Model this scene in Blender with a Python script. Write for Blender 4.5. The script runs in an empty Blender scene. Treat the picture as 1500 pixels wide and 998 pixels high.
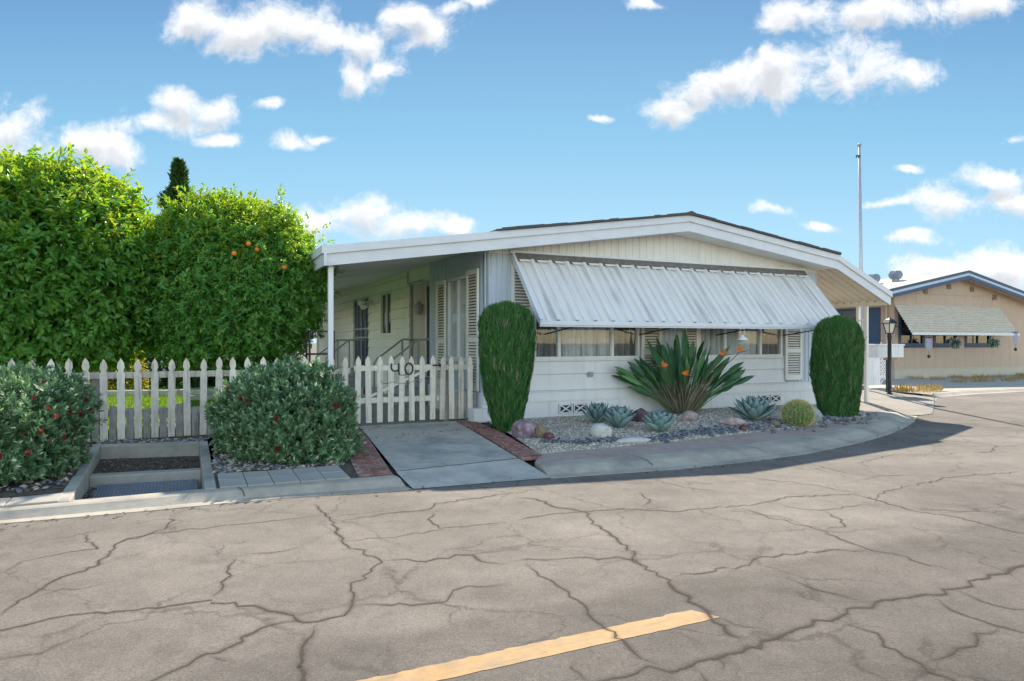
import bpy, bmesh, math, random
import numpy as np
from math import sin, cos, pi, radians, sqrt
random.seed(7); rng = np.random.default_rng(7)
SC = bpy.context.scene
COL = SC.collection

# ------------------------------------------------------------------ camera, sky, sun, exposure
EYE = 1.45; FPX = 993.0; HZ = 501.0
cam = bpy.data.cameras.new('camera'); camo = bpy.data.objects.new('camera', cam); COL.objects.link(camo)
camo.location = (0, 0, EYE); camo.rotation_euler = (radians(90), 0, 0)
cam.sensor_width = 36; cam.lens = 36 * FPX / 1500; cam.shift_y = (HZ - 499) / 1500
cam.clip_start = .05; cam.clip_end = 3000
SC.camera = camo
SUN_AZ = radians(7.5)      # clockwise from +Y (straight ahead) towards +X
SUN_EL = radians(38)
sun = bpy.data.lights.new('sun', 'SUN'); suno = bpy.data.objects.new('sun', sun); COL.objects.link(suno)
sun.energy = 3.2; sun.angle = radians(.6); sun.color = (1, .90, .76)
suno.rotation_euler = (SUN_EL - pi / 2, 0, -SUN_AZ); suno.location = (5, 30, 30)
SC.view_settings.view_transform = 'Standard'; SC.view_settings.look = 'None'
SC.view_settings.exposure = 1.54; SC.view_settings.gamma = 1; SC.view_settings.use_curve_mapping = False

W = bpy.data.worlds.new('World'); SC.world = W; W.use_nodes = True
def build_world():
    nt = W.node_tree; nt.nodes.clear()
    N = nt.nodes.new; L = nt.links.new
    out = N('ShaderNodeOutputWorld'); bg = N('ShaderNodeBackground'); L(bg.outputs[0], out.inputs[0])
    bg.inputs[1].default_value = .15
    sky = N('ShaderNodeTexSky'); sky.sky_type = 'NISHITA'; sky.sun_disc = False
    sky.sun_elevation = SUN_EL; sky.sun_rotation = SUN_AZ; sky.air_density = 1.0; sky.dust_density = .3; sky.ozone_density = 1.6
    tc = N('ShaderNodeTexCoord')
    sx = N('ShaderNodeSeparateXYZ'); L(tc.outputs['Generated'], sx.inputs[0])
    def M(op, a, b=None, c=None):
        n = N('ShaderNodeMath'); n.operation = op
        for i, q in enumerate((a, b, c)):
            if q is None: continue
            if isinstance(q, (int, float)): n.inputs[i].default_value = q
            else: L(q, n.inputs[i])
        return n.outputs[0]
    yc = M('MAXIMUM', sx.outputs[1], .02)
    px = M('DIVIDE', sx.outputs[0], yc); pz = M('DIVIDE', sx.outputs[2], yc)
    puffs = [(290,32,55,32),(350,42,70,38),(420,32,75,42),(480,58,50,30),(528,70,42,40),(522,105,42,30),(572,98,38,20),
             (600,22,52,26),(632,42,42,32),(655,8,30,18),(690,0,40,10),
             (268,148,50,40),(232,172,58,24),(312,160,38,30),
             (25,190,65,42),(105,208,60,32),(165,216,50,28),(-40,185,70,50),
             (390,160,26,11),(322,205,32,10),(425,205,36,11),(468,200,26,9),
             (540,318,62,36),(600,332,70,26),(478,330,58,26),(655,334,40,18),
             (1005,130,52,36),(1070,118,66,40),(1145,108,70,44),(1215,100,70,46),(1268,108,56,46),(1328,112,40,22),(985,160,30,24),
             (1195,18,60,30),(1270,12,90,30),(1355,20,80,32),(1440,6,80,24),(1150,34,36,20),(950,8,30,10),
             (1398,296,54,32),(1470,294,54,32),(1462,258,56,20),(1300,290,42,9),
             (1338,347,52,14),(1135,308,30,12),(1200,332,26,10),(1494,200,24,12),(1335,241,28,6),
             (1380,400,95,28),(1470,388,90,32),(880,165,24,6)]
    g = bpy.data.node_groups.new('cloud_field', 'ShaderNodeTree')
    g.interface.new_socket('P', in_out='INPUT', socket_type='NodeSocketVector')
    g.interface.new_socket('F', in_out='OUTPUT', socket_type='NodeSocketFloat')
    gi = g.nodes.new('NodeGroupInput'); go = g.nodes.new('NodeGroupOutput')
    def GV(op, a, b=None):
        n = g.nodes.new('ShaderNodeVectorMath'); n.operation = op
        g.links.new(a, n.inputs[0])
        if b is not None: n.inputs[1].default_value = b
        return n
    acc = None
    for (u, v, ru, rv) in puffs:
        c = ((u - 750) / FPX, (HZ - v) / FPX, 0); r = (FPX / (ru * 1.22), FPX / (rv * 1.22), 0)
        d = GV('LENGTH', GV('MULTIPLY', GV('SUBTRACT', gi.outputs[0], c).outputs[0], r).outputs[0]).outputs['Value']
        if acc is None: acc = d
        else:
            n = g.nodes.new('ShaderNodeMath'); n.operation = 'SMOOTH_MIN'; n.inputs[2].default_value = .22
            g.links.new(acc, n.inputs[0]); g.links.new(d, n.inputs[1]); acc = n.outputs[0]
    n = g.nodes.new('ShaderNodeMath'); n.operation = 'SUBTRACT'; n.inputs[0].default_value = 1; g.links.new(acc, n.inputs[1])
    g.links.new(n.outputs[0], go.inputs[0])
    cb = N('ShaderNodeCombineXYZ'); L(px, cb.inputs[0]); L(pz, cb.inputs[1])
    def noise(vec, sc, det, rough):
        t = N('ShaderNodeTexNoise'); t.inputs['Scale'].default_value = sc; t.inputs['Detail'].default_value = det
        t.inputs['Roughness'].default_value = rough; L(vec, t.inputs['Vector']); return t.outputs[0]
    def field(vec, amp=1.0):
        G = N('ShaderNodeGroup'); G.node_tree = g; L(vec, G.inputs[0])
        n1 = M('MULTIPLY_ADD', noise(vec, 14, 11, .65), 2.9 * amp, -1.52 * amp)
        return M('ADD', G.outputs[0], n1)
    tw = N('ShaderNodeTexNoise'); tw.inputs['Scale'].default_value = 9; tw.inputs['Detail'].default_value = 4; L(cb.outputs[0], tw.inputs['Vector'])
    w1 = N('ShaderNodeVectorMath'); w1.operation = 'SUBTRACT'; L(tw.outputs['Color'], w1.inputs[0]); w1.inputs[1].default_value = (.5, .5, .5)
    w2 = N('ShaderNodeVectorMath'); w2.operation = 'MULTIPLY_ADD'; L(w1.outputs[0], w2.inputs[0]); w2.inputs[1].default_value = (.085, .06, 0); L(cb.outputs[0], w2.inputs[2])
    class _P: outputs = [w2.outputs[0]]
    cb = _P
    f = field(cb.outputs[0])
    dens = N('ShaderNodeMapRange'); dens.interpolation_type = 'SMOOTHSTEP'; L(f, dens.inputs[0])
    dens.inputs[1].default_value = -.05; dens.inputs[2].default_value = .78
    off = N('ShaderNodeVectorMath'); off.operation = 'ADD'; L(cb.outputs[0], off.inputs[0]); off.inputs[1].default_value = (.004, .022, 0)
    f2 = field(off.outputs[0], .7)
    shd = N('ShaderNodeMapRange'); shd.interpolation_type = 'SMOOTHSTEP'; L(f2, shd.inputs[0])
    shd.inputs[1].default_value = .25; shd.inputs[2].default_value = 1.0
    cc = N('ShaderNodeMix'); cc.data_type = 'RGBA'; L(shd.outputs[0], cc.inputs[0])
    cc.inputs[6].default_value = (2.5, 2.52, 2.55, 1); cc.inputs[7].default_value = (1.72, 1.76, 1.86, 1)
    # clear-sky colour: Nishita, evened out towards the deep blue of the photograph with height
    el = N('ShaderNodeValToRGB'); L(pz, el.inputs[0])
    e = el.color_ramp.elements
    e[0].position = .0; e[0].color = (.52, .72, .84, 1)
    e[1].position = .52; e[1].color = (.135, .305, .55, 1)
    for p, c in ((.12, (.39, .65, .83, 1)), (.30, (.235, .49, .715, 1))):
        k = e.new(p); k.color = c
    sc_ = N('ShaderNodeVectorMath'); sc_.operation = 'SCALE'; L(el.outputs[0], sc_.inputs[0]); sc_.inputs["Scale"].default_value = 2.78
    mx = N('ShaderNodeMix'); mx.data_type = 'RGBA'; mx.inputs[0].default_value = .82
    fw = N('ShaderNodeMapRange'); L(sx.outputs[1], fw.inputs[0]); fw.inputs[1].default_value = .0; fw.inputs[2].default_value = .3; fw.inputs[4].default_value = .99
    tint = N('ShaderNodeVectorMath'); tint.operation = 'MULTIPLY'; L(sky.outputs[0], tint.inputs[0]); tint.inputs[1].default_value = (1.22, 1.04, .86)
    L(fw.outputs[0], mx.inputs[0]); L(tint.outputs[0], mx.inputs[6]); L(sc_.outputs[0], mx.inputs[7])
    fin = N('ShaderNodeMix'); fin.data_type = 'RGBA'
    vis = N('ShaderNodeMapRange'); L(sx.outputs[1], vis.inputs[0]); vis.inputs[1].default_value = .2; vis.inputs[2].default_value = .4
    dm = M('MULTIPLY', dens.outputs[0], vis.outputs[0]); dm = M('MULTIPLY', dm, .95)
    L(dm, fin.inputs[0]); L(mx.outputs[2], fin.inputs[6]); L(cc.outputs[2], fin.inputs[7])
    L(fin.outputs[2], bg.inputs[0])
    W.cycles.sampling_method = 'MANUAL'; W.cycles.sample_map_resolution = 512
build_world()

# ------------------------------------------------------------------ helpers
def G(u, v, z=0.0):                     # point of the photograph on the level z
    Y = FPX * (EYE - z) / (v - HZ)
    return ((u - 750) / FPX * Y, Y)

def pmat(name, col, rough=.6, var=.15, scale=6, bump=0., bscale=60, metal=0., col2=None, c2scale=2., c2amt=.5, streak=None, stretch=(1,1,1), spec=.4):
    m = bpy.data.materials.new(name); m.use_nodes = True; nt = m.node_tree; b = nt.nodes['Principled BSDF']
    N = nt.nodes.new; L = nt.links.new
    b.inputs['Roughness'].default_value = rough; b.inputs['Metallic'].default_value = metal
    b.inputs['Specular IOR Level'].default_value = spec
    tc = N('ShaderNodeTexCoord'); mp = N('ShaderNodeMapping'); mp.inputs['Scale'].default_value = stretch
    L(tc.outputs['Object'], mp.inputs[0])
    def noise(sc, det=6, ro=.6):
        t = N('ShaderNodeTexNoise'); t.inputs['Scale'].default_value = sc; t.inputs['Detail'].default_value = det
        t.inputs['Roughness'].default_value = ro; L(mp.outputs[0], t.inputs['Vector']); return t.outputs[0]
    mr = N('ShaderNodeMapRange'); L(noise(scale), mr.inputs[0]); mr.inputs[1].default_value = .25; mr.inputs[2].default_value = .75
    mr.inputs[3].default_value = 1 - var; mr.inputs[4].default_value = 1 + var
    base = N('ShaderNodeRGB'); base.outputs[0].default_value = (*col, 1); c = base.outputs[0]
    if col2 is not None:
        mm = N('ShaderNodeMapRange'); L(noise(c2scale, 5), mm.inputs[0]); mm.inputs[1].default_value = .45; mm.inputs[2].default_value = .68
        mm.inputs[4].default_value = c2amt
        x = N('ShaderNodeMix'); x.data_type = 'RGBA'; L(mm.outputs[0], x.inputs[0]); L(c, x.inputs[6]); x.inputs[7].default_value = (*col2, 1); c = x.outputs[2]
    if streak is not None:               # run-down dirt, and fold contrast on the curtains: long thin noise
        sc3, scol, amt = streak
        mp3 = N('ShaderNodeMapping'); mp3.inputs['Rotation'].default_value = (0, 0, radians(-25.3)); L(tc.outputs['Object'], mp3.inputs[0])
        mp2 = N('ShaderNodeMapping'); mp2.inputs['Scale'].default_value = sc3; L(mp3.outputs[0], mp2.inputs[0])
        t = N('ShaderNodeTexNoise'); t.inputs['Scale'].default_value = 1; t.inputs['Detail'].default_value = 5; L(mp2.outputs[0], t.inputs['Vector'])
        mm = N('ShaderNodeMapRange'); L(t.outputs[0], mm.inputs[0]); mm.inputs[1].default_value = .52; mm.inputs[2].default_value = .75; mm.inputs[4].default_value = amt
        x = N('ShaderNodeMix'); x.data_type = 'RGBA'; L(mm.outputs[0], x.inputs[0]); L(c, x.inputs[6]); x.inputs[7].default_value = (*scol, 1); c = x.outputs[2]
    v = N('ShaderNodeVectorMath'); v.operation = 'SCALE'; L(c, v.inputs[0]); L(mr.outputs[0], v.inputs['Scale'])
    L(v.outputs[0], b.inputs['Base Color'])
    if bump:
        bp = N('ShaderNodeBump'); bp.inputs['Strength'].default_value = bump; bp.inputs['Distance'].default_value = .01
        L(noise(bscale, 4), bp.inputs['Height']); L(bp.outputs[0], b.inputs['Normal'])
    return m

def leafmat(name, c0, c1, c2=None, trans=.35, rough=.45, tcol=None):
    m = bpy.data.materials.new(name); m.use_nodes = True; nt = m.node_tree; N = nt.nodes.new; L = nt.links.new
    b = nt.nodes['Principled BSDF']; out = nt.nodes['Material Output']
    at = N('ShaderNodeAttribute'); at.attribute_name = 'rnd'
    cr = N('ShaderNodeValToRGB'); L(at.outputs['Fac'], cr.inputs[0])
    e = cr.color_ramp.elements; e[0].color = (*c0, 1); e[1].color = (*c1, 1)
    if c2: e[1].position = .8; k = e.new(1.0); k.color = (*c2, 1)
    L(cr.outputs[0], b.inputs['Base Color']); b.inputs['Roughness'].default_value = rough; b.inputs['Specular IOR Level'].default_value = .35
    tr = N('ShaderNodeBsdfTranslucent'); g = N('ShaderNodeMix'); g.data_type = 'RGBA'; g.blend_type = 'MULTIPLY'; g.inputs[0].default_value = 1
    L(cr.outputs[0], g.inputs[6]); g.inputs[7].default_value = (*(tcol or (2.4, 2.0, .6)), 1); L(g.outputs[2], tr.inputs[0])
    mx = N('ShaderNodeMixShader'); mx.inputs[0].default_value = trans; L(b.outputs[0], mx.inputs[1]); L(tr.outputs[0], mx.inputs[2])
    L(mx.outputs[0], out.inputs[0]); return m

def glassmat(name, tint, refl=.5, opac=.25, dark=(.02, .025, .03)):
    m = bpy.data.materials.new(name); m.use_nodes = True; nt = m.node_tree; N = nt.nodes.new; L = nt.links.new
    nt.nodes.remove(nt.nodes['Principled BSDF']); out = nt.nodes['Material Output']
    t = N('ShaderNodeBsdfTransparent'); t.inputs[0].default_value = (*tint, 1)
    d = N('ShaderNodeBsdfDiffuse'); d.inputs[0].default_value = (*dark, 1)
    m0 = N('ShaderNodeMixShader'); m0.inputs[0].default_value = opac; L(t.outputs[0], m0.inputs[1]); L(d.outputs[0], m0.inputs[2])
    gl = N('ShaderNodeBsdfGlossy'); gl.inputs['Roughness'].default_value = .02; gl.inputs[0].default_value = (.9, .95, 1, 1)
    fr = N('ShaderNodeFresnel'); fr.inputs[0].default_value = 1.5
    mu = N('ShaderNodeMath'); mu.operation = 'MULTIPLY_ADD'; L(fr.outputs[0], mu.inputs[0]); mu.inputs[1].default_value = 1.0; mu.inputs[2].default_value = refl * .02
    ge = N('ShaderNodeNewGeometry'); bf = N('ShaderNodeMath'); bf.operation = 'SUBTRACT'; bf.inputs[0].default_value = 1; L(ge.outputs['Backfacing'], bf.inputs[1])
    mb_ = N('ShaderNodeMath'); mb_.operation = 'MULTIPLY'; L(mu.outputs[0], mb_.inputs[0]); L(bf.outputs[0], mb_.inputs[1]); mu = mb_
    m1 = N('ShaderNodeMixShader'); L(mu.outputs[0], m1.inputs[0]); L(m0.outputs[0], m1.inputs[1]); L(gl.outputs[0], m1.inputs[2])
    L(m1.outputs[0], out.inputs[0]); return m

class MB:
    def __init__(s, T=None): s.v = []; s.f = []; s.mi = []; s.T = T or (lambda x, y, z: (x, y, z)); s.cur = 0
    def add(s, pts, faces):
        o = len(s.v); s.v += [s.T(*p) for p in pts]
        for f in faces: s.f.append([o + i for i in f]); s.mi.append(s.cur)
        return s
    def hexa(s, p):                      # p: 4 bottom, 4 top
        return s.add(p, [(3,2,1,0),(4,5,6,7),(0,1,5,4),(1,2,6,5),(2,3,7,6),(3,0,4,7)])
    def box(s, x0, x1, y0, y1, z0, z1):
        return s.hexa([(x0,y0,z0),(x1,y0,z0),(x1,y1,z0),(x0,y1,z0),(x0,y0,z1),(x1,y0,z1),(x1,y1,z1),(x0,y1,z1)])
    def slope(s, x0, x1, y0, y1, za0, za1, zb0, zb1):   # box whose bottom/top differ at x0 (a) and x1 (b)
        return s.hexa([(x0,y0,za0),(x1,y0,zb0),(x1,y1,zb0),(x0,y1,za0),(x0,y0,za1),(x1,y0,zb1),(x1,y1,zb1),(x0,y1,za1)])
    def grid(s, rows, closed=False):
        n = len(rows[0]); pts = [p for r in rows for p in r]; fs = []
        for i in range(len(rows) - 1):
            for j in range(n if closed else n - 1):
                k = (j + 1) % n
                fs.append((i*n + j, i*n + k, (i+1)*n + k, (i+1)*n + j))
        return s.add(pts, fs)
    def tube(s, pts, r, n=8, cap=True):
        P = [np.array(p, float) for p in pts]; R = r if isinstance(r, (list, tuple)) else [r] * len(P)
        rows = []; ref = None
        for i, p in enumerate(P):
            d = P[min(i+1, len(P)-1)] - P[max(i-1, 0)]; d = d / (np.linalg.norm(d) + 1e-9)
            if ref is None:
                ref = np.array([0, 0, 1.]) if abs(d[2]) < .9 else np.array([1., 0, 0])
            a = np.cross(d, ref); a /= np.linalg.norm(a) + 1e-9; b = np.cross(d, a); ref = np.cross(a, d)
            rows.append([tuple(p + R[i] * (cos(2*pi*k/n) * a + sin(2*pi*k/n) * b)) for k in range(n)])
        s.grid(rows, True)
        if cap:
            s.add(rows[0], [tuple(range(n))]); s.add(rows[-1], [tuple(range(n))])
        return s
    def lathe(s, c, prof, n=16):
        rows = [[(c[0] + r*cos(2*pi*k/n), c[1] + r*sin(2*pi*k/n), c[2] + z) for k in range(n)] for r, z in prof]
        return s.grid(rows, True)
    def prism(s, poly, y0, y1):          # polygon in (x,z) extruded in y
        n = len(poly)
        s.add([(x, y0, z) for x, z in poly] + [(x, y1, z) for x, z in poly],
              [tuple(range(n)), tuple(range(2*n - 1, n - 1, -1))] + [(i, (i+1) % n, n + (i+1) % n, n + i) for i in range(n)])
        return s
    def build(s, name, mats, parent=None, smooth=False, bevel=0, loc=None):
        me = bpy.data.meshes.new(name)
        off = np.array(world_loc(parent) if parent else (loc or (0, 0, 0)))
        me.from_pydata([tuple(np.array(p) - off) for p in s.v], [], s.f)
        if not isinstance(mats, (list, tuple)): mats = [mats]
        for m in mats: me.materials.append(m)
        if len(mats) > 1: me.polygons.foreach_set('material_index', s.mi)
        bm = bmesh.new(); bm.from_mesh(me); bmesh.ops.remove_doubles(bm, verts=bm.verts, dist=.0001)
        bmesh.ops.recalc_face_normals(bm, faces=bm.faces); bm.to_mesh(me); bm.free()
        if smooth: me.polygons.foreach_set('use_smooth', [True] * len(me.polygons))
        o = bpy.data.objects.new(name, me); COL.objects.link(o)
        if parent: o.parent = parent
        elif loc: o.location = loc
        if bevel:
            md = o.modifiers.new('bevel', 'BEVEL'); md.width = bevel; md.segments = 2; md.limit_method = 'ANGLE'
        return o

WL = {}
def world_loc(o):
    p = np.zeros(3)
    while o is not None: p = p + np.array(o.location); o = o.parent
    return p
def tag(o, label=None, cat=None, group=None, kind=None):
    if label: o['label'] = label
    if cat: o['category'] = cat
    if group: o['group'] = group
    if kind: o['kind'] = kind
    return o
def empty(name, loc, label, cat, group=None):
    o = bpy.data.objects.new(name, None); o.location = loc; o.empty_display_size = .2; COL.objects.link(o)
    return tag(o, label, cat, group)
def np_obj(name, V, F, mats, parent=None, rnd=None, mi=None, smooth=False, loc=(0, 0, 0)):
    off = world_loc(parent) if parent else np.array(loc)
    V = np.asarray(V, float) - off; F = np.asarray(F, int); k = F.shape[1]
    me = bpy.data.meshes.new(name); me.vertices.add(len(V)); me.vertices.foreach_set('co', V.astype(np.float32).ravel())
    me.loops.add(F.size); me.loops.foreach_set('vertex_index', F.ravel().astype(np.int32))
    me.polygons.add(len(F)); me.polygons.foreach_set('loop_start', np.arange(0, F.size, k, dtype=np.int32))
    if not isinstance(mats, (list, tuple)): mats = [mats]
    for m in mats: me.materials.append(m)
    if mi is not None: me.polygons.foreach_set('material_index', np.asarray(mi, np.int32))
    if rnd is not None:
        a = me.attributes.new('rnd', 'FLOAT', 'FACE'); a.data.foreach_set('value', np.asarray(rnd, np.float32))
    me.update(calc_edges=True); me.validate()
    if smooth: me.polygons.foreach_set('use_smooth', [True] * len(me.polygons))
    o = bpy.data.objects.new(name, me); COL.objects.link(o)
    if parent: o.parent = parent
    else: o.location = loc
    return o
def unit(a): return a / (np.linalg.norm(a, axis=-1, keepdims=True) + 1e-9)
def leaf_arrays(P, D, U, Ln, Wd, fold=.25, droop=.15):
    """six-point leaves: base, two pairs of side points, tip; folded on the midrib"""
    n = len(P); Ln = np.broadcast_to(np.asarray(Ln, float), (n,))[:, None]; Wd = np.broadcast_to(np.asarray(Wd, float), (n,))[:, None]
    D = unit(D); S = unit(np.cross(D, U)); Nn = np.cross(S, D)
    V = np.stack([P, P + D*Ln*.35 + S*Wd*.5 + Nn*Wd*fold, P + D*Ln*.7 + S*Wd*.36 + Nn*(Wd*fold*.8 - Ln*droop*.4),
                  P + D*Ln - Nn*Ln*droop, P + D*Ln*.7 - S*Wd*.36 + Nn*(Wd*fold*.8 - Ln*droop*.4), P + D*Ln*.35 - S*Wd*.5 + Nn*Wd*fold], 1).reshape(-1, 3)
    b = np.arange(n)[:, None] * 6
    F = np.concatenate([b + np.array([[0, 1, 2, 3]]), b + np.array([[0, 3, 4, 5]])], 1).reshape(-1, 4)
    return V, F
def rdir(n): return unit(rng.normal(size=(n, 3)))
def resample(pl, n):
    P = np.array(pl, float); d = np.r_[0, np.cumsum(np.linalg.norm(np.diff(P, axis=0), axis=1))]
    t = np.linspace(0, d[-1], n); return np.stack([np.interp(t, d, P[:, i]) for i in range(P.shape[1])], 1)

# ------------------------------------------------------------------ materials
M = {}
M['white'] = pmat('white_paint', (.74, .75, .755), .5, .05, 3, streak=((7, 7, .6), (.42, .43, .43), .30))
M['blue'] = pmat('pale_blue_paint', (.50, .575, .65), .55, .05, 3, streak=((9, 9, .5), (.36, .40, .44), .3))
M['trim'] = pmat('fascia_paint', (.68, .70, .73), .45, .05, 4, streak=((2, 2, 9), (.42, .44, .47), .28))
M['cream'] = pmat('cream_paint', (.75, .735, .69), .6, .06, 3, streak=((9, 9, .6), (.50, .47, .38), .3))
M['siding'] = pmat('ivory_siding', (.80, .78, .70), .55, .05, 3, streak=((6, 6, .7), (.5, .49, .42), .25))
M['soffit'] = pmat('soffit_paint', (.80, .79, .75), .6, .06, 3, col2=(.55, .52, .45), c2scale=1.2, c2amt=.4)
M['carport'] = pmat('carport_soffit_paint', (.72, .67, .56), .55, .06, 3, col2=(.58, .52, .41), c2scale=1.2, c2amt=.4)
M['awning'] = pmat('awning_aluminium', (.74, .73, .705), .42, .04, 2, streak=((11, .3, .9), (.32, .32, .32), .6), spec=.4)
M['shutter'] = pmat('shutter_paint', (.81, .79, .74), .5, .05, 5)
M['louvre'] = pmat('louvre_paint', (.76, .735, .675), .55, .06, 5)
M['dark'] = pmat('dark_metal', (.03, .035, .045), .45, .2, 8)
M['shingle'] = pmat('roof_shingle', (.085, .085, .09), .9, .35, 30, bump=.4, bscale=60)
M['door'] = pmat('navy_door', (.018, .032, .058), .4, .2, 4)
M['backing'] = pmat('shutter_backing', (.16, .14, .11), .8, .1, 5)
M['grey'] = pmat('grey_paint', (.32, .34, .36), .5, .1, 6)
M['curtain'] = pmat('sheer_curtain', (.80, .80, .79), .9, .12, 8, streak=((24, .5, .8), (.13, .135, .14), .95))  # dark streaks paint fold shade and the dim room behind into the cloth
M['drape'] = pmat('grey_drape', (.27, .265, .26), .9, .15, 6, streak=((16, .5, .5), (.10, .10, .10), .9))  # streaks paint fold shade into the drape colour
M['glass'] = glassmat('window_glass', (.90, .92, .93), .5, .02)
M['glassdark'] = glassmat('dark_window_glass', (.3, .33, .36), .6, .4)
M['interior'] = pmat('room_interior', (.10, .095, .09), .9, .1, 3)
M['picket'] = pmat('picket_paint', (.76, .71, .59), .7, .12, 9, bump=.15, bscale=40, streak=((22, 22, 2.2), (.36, .32, .26), .6))
M['picketold'] = pmat('weathered_picket_paint', (.63, .575, .475), .8, .18, 9, bump=.25, bscale=40, streak=((26, 26, 2.5), (.20, .17, .14), .75))
M['board'] = pmat('weathered_board', (.34, .325, .30), .85, .2, 9, bump=.3, bscale=40, streak=((30, 30, 3), (.15, .12, .09), .8))
M['iron'] = pmat('black_iron', (.02, .021, .026), .45, .2, 10)
M['concrete'] = pmat('concrete', (.44, .41, .345), .85, .18, 7, bump=.3, bscale=90, col2=(.22, .23, .215), c2scale=1.5, c2amt=.85)
M['apron'] = pmat('apron_concrete', (.45, .425, .37), .85, .15, 8, bump=.3, bscale=90, col2=(.29, .285, .265), c2scale=2.2, c2amt=.8)
M['kerb'] = pmat('kerb_concrete', (.41, .365, .295), .85, .15, 6, bump=.3, bscale=80, col2=(.23, .215, .19), c2scale=1.8, c2amt=.75)
M['paver'] = pmat('paver_concrete', (.37, .35, .305), .85, .12, 8, bump=.3, bscale=80, col2=(.25, .25, .22), c2scale=4, c2amt=.6)
M['brick'] = pmat('red_brick', (.25, .105, .08), .85, .4, 14, bump=.35, bscale=90, col2=(.34, .25, .21), c2scale=7, c2amt=.7)
M['mortar'] = pmat('mortar', (.36, .33, .29), .9, .15, 20, bump=.3)
M['stain'] = pmat('stained_brick_border', (.36, .29, .245), .85, .2, 9, bump=.4, bscale=50, col2=(.33, .21, .18), c2scale=2.5, c2amt=.6)
M['gravel'] = pmat('gravel', (.46, .41, .34), .9, .4, 60, bump=.8, bscale=110, col2=(.24, .22, .20), c2scale=40, c2amt=.7)
M['soil'] = pmat('soil', (.085, .065, .048), .95, .45, 30, bump=.8, bscale=60, col2=(.17, .14, .11), c2scale=20, c2amt=.8)
M['lawn'] = pmat('lawn', (.13, .24, .035), .9, .3, 25, bump=.5, bscale=80)
M['ground'] = pmat('dry_ground', (.13, .115, .09), .95, .2, 2)
M['bark'] = pmat('bark', (.10, .08, .06), .9, .3, 20, bump=.6, bscale=40, stretch=(1, 1, .3))
M['steel'] = pmat('galvanised_steel', (.27, .31, .37), .5, .15, 20, metal=.3)
M['drive'] = pmat('driveway_concrete', (.27, .24, .205), .9, .15, 5, bump=.3, bscale=80, col2=(.18, .16, .14), c2scale=1.2, c2amt=.6)

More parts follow.
